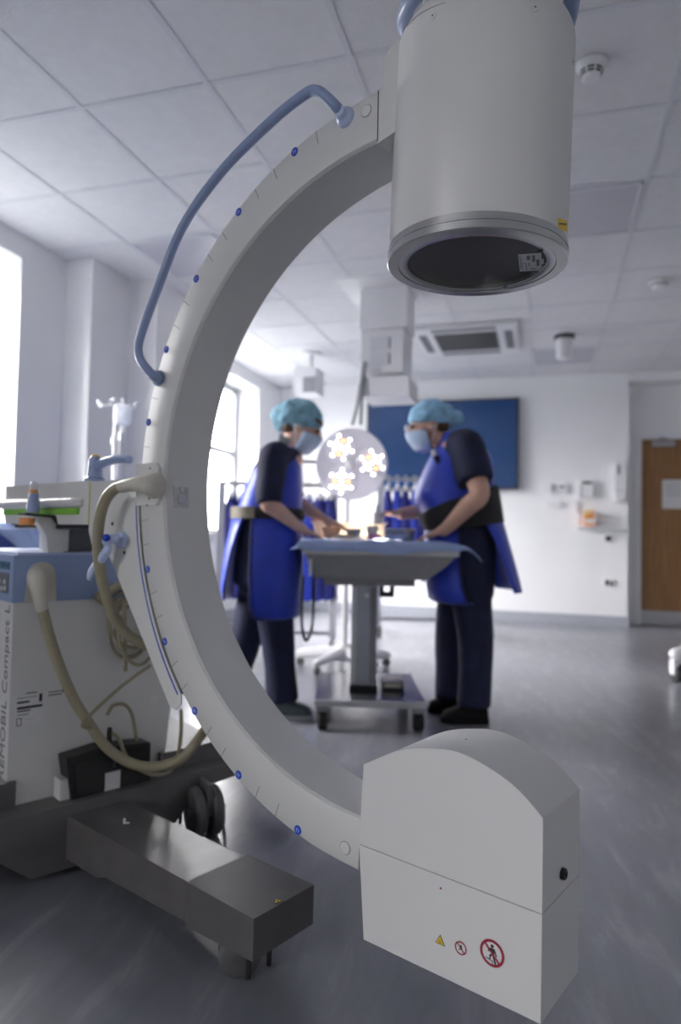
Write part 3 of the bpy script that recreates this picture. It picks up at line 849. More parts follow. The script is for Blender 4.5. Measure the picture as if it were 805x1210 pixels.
# --- foot switch resting on the chassis (lifts off): own thing
fs = thing('foot_switch', GF(.21, .182, .03), 'black double-pedal foot switch standing on the dark chassis ledge', 'foot switch')
M = MB().use(M_black)
M.prism([(.097, .292), (.115, .1815), (.338, .1815), (.338, .287), (.325, .291), (.222, .300), (.19, .303)], GF, .004, .060, .006, 3)
M.use(M_rub); M.prism([(.118, .275), (.130, .195), (.198, .195), (.195, .285)], GF, .058, .066, .003)
M.prism([(.25, .283), (.25, .195), (.326, .195), (.327, .275)], GF, .058, .066, .003)
M.use(M_inkg)
for k in range(4): M.box(GF, (.2245 + .002, .2345), (.243 + .008 * k, .246 + .008 * k), (.0595, .0608))
M.build('pedal_body', None, fs)
M = MB(); M.tube([GF(.225, .295, .035), GF(.225, .33, .035), GF(.226, .345, .034)], [.008, .0075, .006], 12); M.build('strain_relief', M_rub, fs)
M = MB(); M.box(GF, (.204, .248), (.1825, .231), (.061, .0625), .0005); M.build('white_tag', M_label, fs, label='blank white tag on the foot switch')
M = MB(); M.prism([(.088, .1815), (.114, .1815), (.110, .235), (.088, .235)], GF, .006, .050, .003); M.build('end_clip', M_white, fs)

# --- small plastic pouch taped to the inner face of the arc
pa = R(182.6)
pc = CF(RI * math.cos(pa), RI * math.sin(pa), .047)
tz = V(CF(-math.sin(pa), math.cos(pa), 0) - C0); nr = V(CF(-math.cos(pa), -math.sin(pa), 0) - C0)
QF = FR(pc, N1, tz * -1, nr)
po = thing('plastic_pouch', pc, 'small clear plastic pouch taped on the inner face of the white arc', 'pouch')
M = MB(); M.box(QF, (-.021, .021), (-.024, .024), (.0003, .0012), .0003); M.build('film', film_mat('clear pouch film', (.75, .75, .78), .35), po)
M = MB().use(M_label); M.ell(QF(.001, .016, .003), (.0055, .0055, .003), QF)
M.use(mat('grey part plastic', (.5, .5, .55), .4)); M.prism([(-.011, -.010), (-.004, -.016), (.009, -.012), (.012, .0), (.004, .006), (-.008, .004)], QF, .001, .006, .002)
M.use(M_label); M.ell(QF(-.017, -.017, .002), (.002, .002, .002), QF)
M.build('spare_plug', None, po)
# ================================================================== BACKGROUND EQUIPMENT
M_apron = mat('blue lead apron', (.012, .045, .50), .42, var=.12, scale=9, bump=.25, bscale=22, sheen=.25)
M_apron2 = mat('dark blue apron', (.010, .018, .22), .5, var=.2, scale=9, bump=.25, bscale=25)
M_navy = mat('navy scrubs', (.007, .010, .042), .8, var=.25, scale=14, bump=.35, bscale=40)
M_drape = mat('pale blue drape', (.44, .56, .88), .75, var=.05, scale=12, bump=.3, bscale=30)
M_plast = mat('white plastic', (.78, .78, .80), .35, var=.01)
M_grey = mat('mid grey plastic', (.28, .28, .30), .45, var=.05)
M_lamp = mat('lamp disc', (.72, .71, .78), .3, var=.03)
M_led = mat('white lamp lens', (1, 1, 1), .3, emit=(1, .98, .95), estr=6)
M_ledw = mat('warm lamp lens', (1, .6, .2), .3, emit=(1, .36, .06), estr=4)
M_tblsteel = mat('table steel', (.52, .525, .54), .36, metal=.75, var=.06, scale=20)
M_tblgrey = mat('table grey', (.30, .30, .31), .4, var=.06)
M_col = mat('column aluminium', (.42, .45, .50), .35, metal=.6, var=.04)

def panel(name, fr, a, b, c, mt, bev=.004):
    M = MB(); M.box(fr, a, b, c, bev); return M.build(name, mt)

# wall-mounted screen
BW = FR(RM(0, BACK - .006, 0), W, Z, U * -1)     # on the back wall: a across, b up, c into the room
tv = thing('wall_screen', BW(-1.11, 1.45, .03), 'large dark blue flat screen mounted on the white back wall', 'screen')
M = MB(); M.box(BW, (-1.975, -.255), (1.445, 2.455), (.022, .075), .006); M.build('casing', M_black, tv)
M_scr = mat('dark blue screen glass', (.012, .032, .085), .12, var=.25, scale=1.6, spec=.6, emit=(.010, .045, .16), estr=.22)
M = MB(); M.box(BW, (-1.955, -.275), (1.465, 2.435), (.074, .0765), .001); M.build('display', M_scr, tv)
M = MB(); M.box(BW, (-1.5, -.7), (1.75, 2.15), (0.0005, .024), .002); M.build('wall_mount', M_black, tv)

# small devices on the back wall
def dev(name, a, b, hw, hh, d, mt, label, cat, extra=None, group=None):
    M = MB().use(mt); M.box(BW, (a - hw, a + hw), (b - hh, b + hh), (0, d), min(.006, d * .3))
    if extra: extra(M)
    o = M.build(name); origin_to(o, BW(a, b - hh, 0)); return tag(o, label, cat, group)
def ex_dark(a, b, hw, hh, d): return lambda M: M.use(M_ink).box(BW, (a - hw, a + hw), (b - hh, b + hh), (d - .001, d + .001))
dev('call_button', .065, 1.462, .045, .05, .03, M_plast, 'small white wall box right beside the dark screen corner', 'wall box', ex_dark(.105, 1.462, .006, .03, .03))
dev('thermostat', .205, 1.462, .052, .05, .028, M_plast, 'small white thermostat with one dark display on the back wall', 'thermostat', ex_dark(.205, 1.475, .026, .010, .028))
dev('intercom', .46, 1.452, .085, .095, .04, M_plast, 'white square wall unit with wide dark display strip', 'intercom', lambda M: (M.use(M_ink).box(BW, (.41, .51), (1.505, 1.53), (.039, .0415)), M.use(M_grey).box(BW, (.40, .408), (1.37, 1.49), (.039, .0412)), M.use(M_grey).box(BW, (.522, .535), (1.37, 1.53), (.039, .0412))))
dev('soap_dispenser', .785, 1.53, .055, .21, .09, M_plast, 'tall white dispenser with dark stripe by the wall corner', 'dispenser', lambda M: (M.use(M_inkg).box(BW, (.755, .78), (1.60, 1.70), (.089, .092)), M.use(M_grey).box(BW, (.75, .82), (1.428, 1.434), (.089, .092)), M.use(M_plast).box(BW, (.745, .825), (1.33, 1.42), (.088, .10), .003)))
dev('socket_plate', .135, 1.285, .085, .038, .014, M_plast, 'white double socket below the thermostat', 'socket', lambda M: (M.use(M_grey).box(BW, (.20, .207), (1.26, 1.31), (.013, .0155))))
dev('switch_plate', .355, 1.265, .022, .055, .014, M_plast, 'slim white switch plate below the square wall unit', 'switch')
dev('data_socket', .678, .925, .045, .042, .012, M_plast, 'dark wall socket, the upper of the two near the corner', 'socket', ex_dark(.678, .925, .030, .028, .012))
dev('data_socket', .690, .458, .055, .042, .012, M_plast, 'dark double wall socket, low on the wall near the corner', 'socket', lambda M: (M.use(M_ink).box(BW, (.645, .685), (.430, .486), (.011, .013)), M.use(M_ink).box(BW, (.695, .735), (.428, .475), (.011, .013))))
# wire glove rack with an orange box
gr = thing('glove_shelf', BW(.6, 1.05, .01), 'white wire shelf for glove boxes on the back wall', 'shelf')
M = MB()
for z in (1.05, 1.13, 1.20):
    M.tube([BW(.37, z, .001), BW(.37, z, .13), BW(.86, z - .03, .13), BW(.86, z - .03, .001)], .005, 8, smooth=False)
M.box(BW, (.36, .86), (1.035, 1.045), (0, .13), .002)
for a in (.37, .53, .69, .86): M.box(BW, (a - .005, a + .005), (1.02, 1.21), (.0, .008), .001)
for a in (.53, .69): M.tube([BW(a, 1.045, .13), BW(a, 1.19, .13)], .0035, 6, smooth=False)
M.build('wire_frame', M_plast, gr)
M = MB().use(M_orange); M.box(BW, (.43, .53), (1.0465, 1.215), (.02, .115), .004); M.use(M_yel); M.box(BW, (.432, .48), (1.17, 1.216), (.019, .116), .003); M.use(M_label); M.box(BW, (.44, .52), (1.08, 1.12), (.114, .1165))
tag(origin_to(M.build('glove_box'), BW(.48, 1.0465, .06)), 'orange and yellow box standing on the white wire shelf', 'box')

# ceiling things
def lathe_thing(name, pos, prof, mt, label, cat, extra=None):
    f = FR(pos, V((1, 0, 0)), V((0, -1, 0)), V((0, 0, -1)))
    M = MB().use(mt); M.lathe(prof, f, 40)
    if extra: extra(M, f)
    o = M.build(name); origin_to(o, pos); return tag(o, label, cat)
M_vent = M_ink
def smoke_extra(M, f):
    M.use(M_ink)
    for (r0, h0) in ((.0405, .030), (.036, .040)):
        for k in range(8):
            a0 = 2 * PI * k / 8 + .08; M.lathe([(r0, h0), (r0 + .003, h0), (r0 + .0005, h0 + .006), (r0 - .002, h0 + .006)], f, 6, False, a0, a0 + 2 * PI / 8 - .16)
pos = onz(699, 76, CE - .005); pos.z = CE - .0045
lathe_thing('smoke_detector', pos, [(0, 0), (.056, 0), (.058, .004), (.057, .012), (.048, .022), (.043, .030), (.038, .040), (.034, .047), (.032, .056), (.026, .061), (0, .062)], M_plast, 'round white smoke detector with dark slots beside the big cylinder', 'smoke detector', smoke_extra)
pos = onz(780, 333, CE - .005); pos.z = CE - .0045
lathe_thing('smoke_detector', pos, [(0, 0), (.075, 0), (.075, .015), (.055, .02), (.05, .035), (.045, .052), (.02, .056), (0, .056)], M_plast, 'small white smoke detector far up on the right of the ceiling', 'smoke detector', lambda M, f: (M.use(M_grey), M.lathe([(.052, .021), (.056, .021), (.051, .033), (.047, .033)], f, 32, False)))
pos = onz(667, 397, CE - .005); pos.z = CE - .0045
lathe_thing('ceiling_camera', pos, [(0, 0), (.085, 0), (.085, .02), (.07, .03), (.07, .17), (.062, .20), (.03, .215), (0, .217)], M_plast, 'white cylindrical device hanging from the far ceiling with dark base', 'ceiling camera', lambda M, f: (M.use(M_ink), M.lathe([(.08, -.0), (.088, -.0), (.088, .022), (.07, .031), (.07, .02)], f, 32, False)))
pos = onz(368, 418, CE - .005); pos.z = CE - .0045
ct = thing('ceiling_speaker', pos, 'boxy white unit with grey front hanging from the ceiling on a thin stem', 'ceiling speaker')
sf = FR(pos, W, U * -1, Z * -1)
M = MB(); M.lathe([(0, 0), (.10, 0), (.10, .012), (.03, .02), (.02, .17), (0, .17)], sf, 20); M.build('stem', M_plast, ct)
M = MB().use(M_plast); M.box(sf, (-.13, .10), (-.12, .12), (.165, .42), .012); M.build('housing', None, ct)
M = MB().use(M_grey); M.box(sf, (-.035, .095), (.118, .124), (.26, .41), .004); M.build('grey_front', None, ct, label='grey front grille')
# air conditioner cassette
ac = thing('air_conditioner', RM(-.655, 6.08, CE - .005), 'white square ceiling air conditioner cassette with dark grille', 'air conditioner')
AF = FR(RM(-.655, 6.08, CE - .0047), W, U, Z * -1)
M = MB(); M.box(AF, (-.44, .44), (-.44, .44), (0, .035), .012); M.build('panel', M_plast, ac)
M = MB(); M.box(AF, (-.27, .27), (-.27, .27), (.034, .039), .003)
M.use(M_wheel)
for i in range(12): M.box(AF, (-.25, .25), (-.245 + .042 * i, -.222 + .042 * i), (.038, .043), .001)
M.build('intake_grille', M_grey, ac)
for i, (a, b) in enumerate((((-.27, .27), (-.40, -.33)), ((-.27, .27), (.33, .40)), ((-.40, -.33), (-.27, .27)), ((.33, .40), (-.27, .27)))):
    M = MB(); M.box(AF, a, b, (.034, .0385), .002); M.build('air_slot', M_inkg, ac)
# unlit ceiling light panels
for i, (ku, kw, lab) in enumerate(((2, 2, 'unlit square light panel in the ceiling right of the big cylinder'), (2, -2, 'unlit square light panel in the ceiling left of the grab rail'), (7, 2, 'unlit square light panel in the far ceiling above the wall devices'))):
    u0, w0 = ju + .6 * ku, jw + .597 * kw
    o = thing('ceiling_light', RM(w0 + .3, u0 + .3, CE - .008), lab, 'ceiling light', 'square ceiling light panels')
    M = MB(); fr = FR(RM(w0, u0, CE - .0045), W, U, Z * -1)
    for (a, b) in (((.013, .585), (.013, .03)), ((.013, .585), (.57, .587)), ((.013, .03), (.013, .587)), ((.567, .585), (.013, .587))): M.box(fr, a, b, (0, .008), .001)
    M.build('frame', M_tilebar, o)
    M = MB(); M.box(fr, (.028, .57), (.028, .572), (0.0002, .004)); M.build('diffuser', mat('unlit diffuser', (.50, .50, .56), .4, var=.02), o)

# ceiling pendant with box column and arm
pY = 4.93
pn = thing('ceiling_pendant', V((.29, pY, CE)), 'white boxy ceiling pendant column with side panel above the lamp', 'pendant')
PF = FR(V((0, pY, 0)), W, U, Z)
def pz(y): return atY(455, y, pY).z
def px_(x, y=400): return (atY(x, y, pY) - V((0, pY, 0))).dot(W)
M = MB().use(M_plast)
M.box(PF, (px_(408, 330), px_(488, 330) + .05), (-.25, .28), (pz(345), CE - .005), .006)
M.build('ceiling_cover', None, pn)
M = MB().use(M_plast); M.box(PF, (px_(428), px_(485)), (-.02, .30), (pz(393), pz(345) + .01), .008); M.build('upper_column', None, pn)
M = MB().use(M_plast); M.box(PF, (px_(431), px_(482)), (-.04, .30), (pz(446), pz(395)), .010)
M.use(M_tilebar); M.box(PF, (px_(442), px_(464)), (-.046, -.039), (pz(419), pz(404)), .002); M.box(PF, (px_(442), px_(464)), (-.046, -.039), (pz(437), pz(421)), .002)
M.use(M_inkg); M.box(PF, (px_(465), px_(467)), (-.044, -.039), (pz(418), pz(405))); M.box(PF, (px_(465), px_(467)), (-.044, -.039), (pz(436), pz(423)))
M.build('lower_column', None, pn)
M = MB().use(M_plast); M.box(PF, (px_(433), px_(492)), (-.10, .26), (pz(474), pz(452)), .02, 3); M.build('shelf_arm', None, pn)
M = MB().use(M_grey)
M.tube([PF(px_(438, 437), -.10, pz(435)), PF(px_(434, 465), -.12, pz(465))], .018, 10, smooth=False)
M.tube([PF(px_(434), -.12, pz(462)), PF(px_(432), -.14, pz(485)), PF(px_(428), -.18, pz(508))], .012, 10)
M.tube([PF(px_(436), -.12, pz(462)), PF(px_(437), -.14, pz(485)), PF(px_(438), -.18, pz(508))], .012, 10)
M.build('supply_hose', None, pn, label='grey hoses hanging from the pendant')

# mobile surgical lamp
lY = 4.35
lc = atY(415.5, 548.5, lY)
lampn = V((-.03, -1, -.10)).normalized()
lt = thing('surgical_lamp', V((lc.x, lY + .25, 0)), 'mobile surgical lamp with round grey disc of lit white bulbs', 'surgical lamp')
LX = V((0, 0, 1)).cross(lampn).normalized() * -1; LFm = FR(lc, LX, lampn.cross(LX) * 1, lampn)
if LFm.y.z < 0: LFm.y = LFm.y * -1
if LFm.x.x < 0: LFm.x = LFm.x * -1
M = MB(); M.lathe([(0, -.07), (.12, -.065), (.20, -.03), (.228, -.005), (.232, .006), (.225, .016), (.215, .012), (0, .010)], LFm, 64); M.build('lamp_head', M_lamp, lt)
M = MB(); M.lathe([(0, .008), (.026, .008), (.024, .03), (.019, .05), (.021, .085), (.015, .10), (0, .102)], LFm.at(-.012, -.004), 24); M.build('sterile_handle', M_plast, lt)
k5 = lY / 800
clusters = [((403, 529), 12), ((440, 546.5), 6), ((404, 569), -2)]
for ci, ((cx, cy), ra) in enumerate(clusters):
    ca, cb = (cx - 415.5) * k5, -(cy - 548.5) * k5
    M = MB(); M.lathe([(0, .010), (.098, .010), (.094, .015), (0, .0155)], LFm.at(ca, cb), 30); cm = M.build('bulb_cluster', M_inkg if ci > 5 else M_lamp, lt)
    spots = [(0, 0)] + [(.043 * math.cos(R(60 * i + ra)), .043 * math.sin(R(60 * i + ra))) for i in range(6)] + [(.0745 * math.cos(R(60 * i + 30 + ra)), .0745 * math.sin(R(60 * i + 30 + ra))) for i in range(6)]
    warm = ((2, 5), (3, 6), (1, 4))[ci]
    for i, (a, b) in enumerate(spots):
        M = MB(); M.lathe([(0, .0155), (.0088, .0155), (.0078, .020), (0, .0225)], LFm.at(ca + a, cb + b), 14)
        M.build('bulb', M_ledw if i in warm else M_led, cm)
M = MB(); M.tube([LFm(-.225, .01, -.01), LFm(-.27, .01, .02), LFm(-.33, .012, .02)], .011, 10); M.build('side_grip', M_grey, lt)
# yoke, pole and five-legged base
M = MB().use(M_plast)
M.tube([V((lc.x - .02, lY + .07, lc.z)), V((lc.x - .02, lY + .18, lc.z + .03)), V((lc.x - .02, lY + .25, lc.z - .1))], .022, 12)
M.tube([V((lc.x - .02, lY + .25, lc.z - .09)), V((lc.x - .02, lY + .25, .12))], .020, 16, smooth=False)
M.build('pole', None, lt)
bc = V((lc.x - .02, lY + .25, 0))
M = MB().use(M_plast); M.lathe([(.10, .06), (.085, .10), (.05, .14), (.03, .17), (0, .17)], FR(bc, V((1, 0, 0)), V((0, 1, 0)), Z), 28)
M.build('base_hub', None, lt)
for i in range(5):
    a = 2 * PI * i / 5 + .35
    d = V((math.cos(a), math.sin(a), 0))
    M = MB(); M.tube([bc + d * .05 + Z * .11, bc + d * .2 + Z * .095, bc + d * .31 + Z * .08], [.045, .04, .034], 12, flat=.75, cap='round')
    lg = M.build('base_leg', M_plast, lt)
    M = MB(); cw = bc + d * .31; cs = V((-d.y, d.x, 0)); M.lathe([(0, -.012), (.024, -.012), (.028, -.006), (.028, .006), (.024, .012), (0, .012)], zframe(cw + Z * .0282, cs), 20); M.box(FR(cw, cs, d, Z), (-.004, .004), (-.008, .008), (.03, .07)); M.build('castor', M_wheel, lg)
sp = bpy.data.lights.new('surgical_lamp_beam', 'SPOT'); sp.energy = 300; sp.spot_size = R(34); sp.spot_blend = .35; sp.shadow_soft_size = .04; sp.color = (1, .90, .78)
so = bpy.data.objects.new('surgical_lamp_beam', sp); COL.objects.link(so)
so.location = lc + lampn * .14
so.rotation_euler = (V((.10, 3.74, .88)) - so.location).to_track_quat('-Z', 'Y').to_euler()

# ---- instrument table
tY0, tY1 = 3.16, 3.86
tX0, tX1 = atY(357, 652, tY0).x, atY(543, 652, tY0).x
TZ = .872
tb_ = thing('operating_table', V((.13, 3.45, 0)), 'grey steel operating table on a wheeled base between the two people', 'table')
M = MB().use(M_tblsteel); PLAN = [(tX0, tY0), (tX1, tY0), (tX1, tY0 + .05), (tX1 - .14, tY0 + .15), (tX1 - .14, tY1), (tX0, tY1)]
M.prism(PLAN, WORLD, .805, .864, .005); M.build('tabletop', None, tb_)
M = MB().use(M_tblgrey)
zb, zt_ = .690, .807
xa, xb = atY(372, 684, tY0).x, atY(505, 684, tY0 + .05).x
def plan(x0, x1, y0, y1, z): return [V((x0, y0, z)), V((x1, y0, z)), V((x1, y0 + .04, z)), V((min(x1, tX1 - .15), y0 + .14, z)), V((min(x1, tX1 - .15), y1, z)), V((x0, y1, z))]
rows = [plan(tX0 + .01, tX1 - .01, tY0 + .01, tY1 - .01, zt_), plan(xa - .03, tX1 - .06, tY0 + .02, tY1 - .02, .755), plan(xa, xb, tY0 + .05, tY1 - .08, zb)]
M.rings(rows); M.build('underframe', None, tb_, 20)
M = MB().use(M_tblgrey); M.box(WORLD, (xa + .04, xb - .05), (tY0 + .1, tY1 - .1), (.655, .695), .004); M.use(M_ink); M.box(WORLD, (xa + .06, xa + .24), (tY0 + .045, tY0 + .06), (.700, .715)); M.build('slide_rail', None, tb_)
cxm = atY(430, 750, 3.42).x
M = MB().use(M_col); M.box(WORLD, (cxm - .062, cxm + .062), (3.36, 3.52), (.139, .66), .012, 3)
M.use(M_label); M.box(WORLD, (cxm - .060, cxm - .040), (3.352, 3.37), (.17, .64), .004)
M.use(M_grey); M.box(WORLD, (cxm + .028, cxm + .060), (3.353, 3.37), (.17, .64), .004)
M.use(M_plast); M.lathe([(0, 0), (.012, 0), (.010, .008), (0, .009)], FR(V((cxm + .01, 3.36, .60)), V((1, 0, 0)), Z, V((0, -1, 0))), 16)
M.build('column', None, tb_)
M = MB().use(M_black); M.box(WORLD, (cxm - .068, cxm + .068), (3.345, 3.53), (.138, .16), .006); M.build('column_collar', None, tb_)
bx0, bx1 = atY(372, 836, 3.13).x, atY(503, 838, 3.13).x
M = MB().use(mat('dark base steel', (.10, .10, .115), .22, metal=.6, var=.1)); M.box(WORLD, (bx0, bx1), (3.13, 3.78), (.1135, .138), .005); M.use(M_tblsteel); M.box(WORLD, (bx0 - .002, bx1 + .002), (3.122, 3.134), (.110, .139), .003); M.build('base_plate', None, tb_)
for (x, y) in ((bx0 + .035, 3.16), (bx1 - .03, 3.16), (bx0 + .05, 3.72), (bx1 - .05, 3.72)):
    M = MB().use(M_grey); M.box(FR(V((x, y, 0)), V((1, 0, 0)), V((0, 1, 0)), Z), (-.03, .03), (-.035, .035), (.086, .1135), .004); M.box(FR(V((x, y, 0)), V((1, 0, 0)), V((0, 1, 0)), Z), (-.030, -.024), (-.02, .012), (.03, .09), .002); M.box(FR(V((x, y, 0)), V((1, 0, 0)), V((0, 1, 0)), Z), (.024, .030), (-.02, .012), (.03, .09), .002)
    M.use(M_rub)
    for s in (-.011, .011): M.lathe([(0, -.010), (.036, -.010), (.042, -.005), (.042, .005), (.036, .010), (0, .010)], zframe(V((x + s, y - .012, .0422)), V((1, .1, 0))), 20)
    M.build('castor', None, tb_)
M = MB().use(M_rub)
x0 = atY(366, 690, 3.18).x
M.tube([V((x0 - .03, 3.18, .70)), V((x0 - .035, 3.18, .58)), V((x0 - .03, 3.18, .46)), V((x0 - .01, 3.18, .40)), V((x0 + .015, 3.18, .46)), V((x0 + .02, 3.18, .58)), V((x0 + .02, 3.18, .70))], .007, 8)
M.build('power_cable', None, tb_)
M = MB().use(M_plast); M.box(WORLD, (x0 - .005, x0 + .008), (3.17, 3.19), (.70, .78), .002); M.build('cable_clip', None, tb_)
M = MB().use(M_black); xk = atY(461, 688, 3.3).x
M.box(WORLD, (xk - .05, xk - .03), (3.28, 3.32), (.62, .70), .003); M.box(WORLD, (xk + .0, xk + .02), (3.28, 3.32), (.62, .70), .003); M.box(WORLD, (xk - .05, xk + .02), (3.28, 3.32), (.60, .625), .003); M.build('release_handle', None, tb_)
# black pedal on the base
M = MB().use(M_black); xk = atY(463, 808, 3.4).x; M.box(WORLD, (xk - .05, xk + .055), (3.36, 3.50), (.1382, .178), .012, 3); M.use(M_cream); M.box(WORLD, (xk - .04, xk + .045), (3.358, 3.37), (.152, .172), .003)
tag(origin_to(M.build('pedal_box'), V((xk, 3.42, .1382))), 'small dark pedal box lying on the table base', 'pedal')

# drape over the table
M = MB()
nx, ny = 34, 16
rnd = random.Random(11)
def drz(x, y): return TZ - .0 + .004 * math.sin(x * 23 + y * 9) + .003 * math.sin(y * 31 - x * 11)
X0, X1 = atY(343, 640, tY0).x, tX1 + .02
rows = []
prof = []
for j in range(ny + 1):
    row = []
    v = j / ny
    for i in range(nx + 1):
        u_ = i / nx
        vv = max(0, min(1, (v * (tY1 - tY0) - .05) / .10)); XE = X1 - .15 * vv
        x = X0 + (XE - X0) * u_; y = tY0 - .02 + (tY1 - tY0 + .04) * v
        z = drz(x, y)
        if j == 0: z = TZ - .040 - .006 * math.sin(u_ * 13) - .016 * math.sin(PI * u_); y = tY0 - .022 + .004 * math.sin(u_ * 30)
        elif j == 1: y = tY0 - .014; z -= .004
        if j == ny: z = TZ - .05
        if i <= 1: z = min(z, TZ - .035 - .012 * (1 - i)); 
        if i == nx: z = TZ - .03 - .01 * math.sin(v * 9)
        row.append(V((x, y, z)))
    rows.append(row)
M.rings(rows, closed=False, cap=False)
# corner tail hanging off at the right
rt = []
for k in range(7):
    s = k / 6
    c = V((X1 - .02 + .11 * s, tY0 - .02 + .03 * s, TZ - .012 - .075 * s * s))
    wd = .10 * (1 - s) + .006
    rt.append([c + V((0, wd * (q - .5) * 2, -.035 * (1 - s) * abs(q - .5))) for q in (0, .25, .5, .75, 1)])
M.rings(rt, closed=False, cap=False)
dp = M.build('drape', M_drape, None, 60)
md = dp.modifiers.new('thickness', 'SOLIDIFY'); md.thickness = .003
origin_to(dp, V((.13, 3.5, TZ - .01)))
tag(dp, 'pale blue drape spread over the steel table', 'drape')
# trays and instruments lying on it
M_tray = mat('polished tray steel', (.72, .70, .66), .18, metal=1, var=.05)
M_amber = trans_mat('amber glassware', (.93, .72, .54), .5)
M_ptray = trans_mat('pale plastic tray', (.92, .86, .78), .5)
M_pink = trans_mat('pink swab', (.82, .45, .66), .4)
def tray(cx, cy, hw, hd, h, label, mt):
    M = MB()
    f = FR(V((cx, cy, TZ + .007)), V((1, 0, 0)), V((0, 1, 0)), Z)
    def rr(a, b, z, r=.02):
        out = []
        for (sx, sy, q) in ((1, 1, 0), (-1, 1, 90), (-1, -1, 180), (1, -1, 270)):
            for t in (0, 30, 60, 90): out.append(f(sx * (a - r) + r * math.cos(R(q + t)), sy * (b - r) + r * math.sin(R(q + t)), z))
        return out
    M.rings([rr(hw * .9, hd * .9, 0), rr(hw, hd, h), rr(hw + .012, hd + .012, h), rr(hw + .012, hd + .012, h - .003), rr(hw - .003, hd - .003, h - .004), rr(hw * .9 - .003, hd * .9 - .003, .003)])
    return tag(origin_to(M.build('instrument_tray', mt), V((cx, cy, TZ + .007))), label, 'tray')

def aX(px, Y): return atY(px, 630, Y).x
tray(aX(412, 3.62), 3.62, .19, .12, .085, 'long pale plastic tray at the back of the draped table', M_ptray)
tray(aX(470, 3.50), 3.48, .085, .08, .055, 'smaller steel tray near the right person on the drape', M_tray)
def cup(name, px, Y, r, h, mt, label, cat):
    x = aX(px, Y); f = FR(V((x, Y, TZ + .007)), V((1, 0, 0)), V((0, 1, 0)), Z)
    M = MB(); M.lathe([(0, 0), (r * .7, 0), (r, h), (r * 1.08, h), (r * 1.05, h - .003), (r * .93, h - .002), (r * .64, .004), (0, .004)], f, 28)
    return tag(origin_to(M.build(name, mt), f.o), label, cat)
cup('kidney_bowl', 392, 3.40, .05, .055, M_amber, 'amber coloured bowl beside the left hand on the table', 'bowl')
cup('gallipot', 418, 3.36, .042, .050, M_tray, 'round shiny metal pot in the middle of the drape', 'pot')
cup('gallipot', 440, 3.40, .032, .065, M_plast, 'small white pot beside the gloved hand on the drape', 'pot')
def stick(name, x0, y0, x1, y1, r, mt, label, cat, z=.013):
    a, b = V((x0, y0, TZ + z)), V((x1, y1, TZ + z + .004)); M = MB(); M.tube([a, a.lerp(b, .5), b], [r, r * .8, r * .5], 10, cap='round')
    for s in (-1, 1):
        n_ = V((-(b - a).y, (b - a).x, 0)).normalized()
        M.loop([a - (b - a).normalized() * .018 + n_ * (s * .012) + V((.010 * math.cos(t * 1.047), .010 * math.sin(t * 1.047), 0)) for t in range(6)], .002, 6, 2)
    return tag(origin_to(M.build(name, mt), a), label, cat)
stick('surgical_scissors', aX(428, 3.30), 3.30, aX(398, 3.33), 3.33, .005, M_tray, 'steel scissors lying at the front of the drape', 'scissors')
stick('surgical_clamp', aX(446, 3.36), 3.36, aX(424, 3.38), 3.38, .005, M_tray, 'steel clamp lying behind the pink swab', 'clamp')
M = MB(); c = V((aX(441, 3.26), 3.27, TZ + .020))
M.ell(c, (.028, .02, .014)); M.ell(c + V((.025, .01, 0)), (.02, .018, .012)); tag(origin_to(M.build('swab', M_pink), c - Z * .014), 'crumpled pink swab at the front of the drape', 'swab')
M = MB(); c = V((aX(404, 3.28), 3.29, TZ + .018)); M.ell(c, (.045, .02, .012)); M.ell(c + V((.04, .005, -.001)), (.03, .018, .011)); tag(origin_to(M.build('gauze_pad', trans_mat('cream gauze', (.88, .80, .70), .4)), c - Z * .012), 'cream gauze pad at the front left of the drape', 'gauze')
M = MB(); c = V((aX(472, 3.3), 3.32, TZ + .019)); M.ell(c, (.05, .03, .013)); M.ell(c + V((-.04, .02, 0)), (.035, .025, .012)); tag(origin_to(M.build('folded_towel', M_drape), c - Z * .012), 'folded pale blue towel beside the right hand', 'towel')

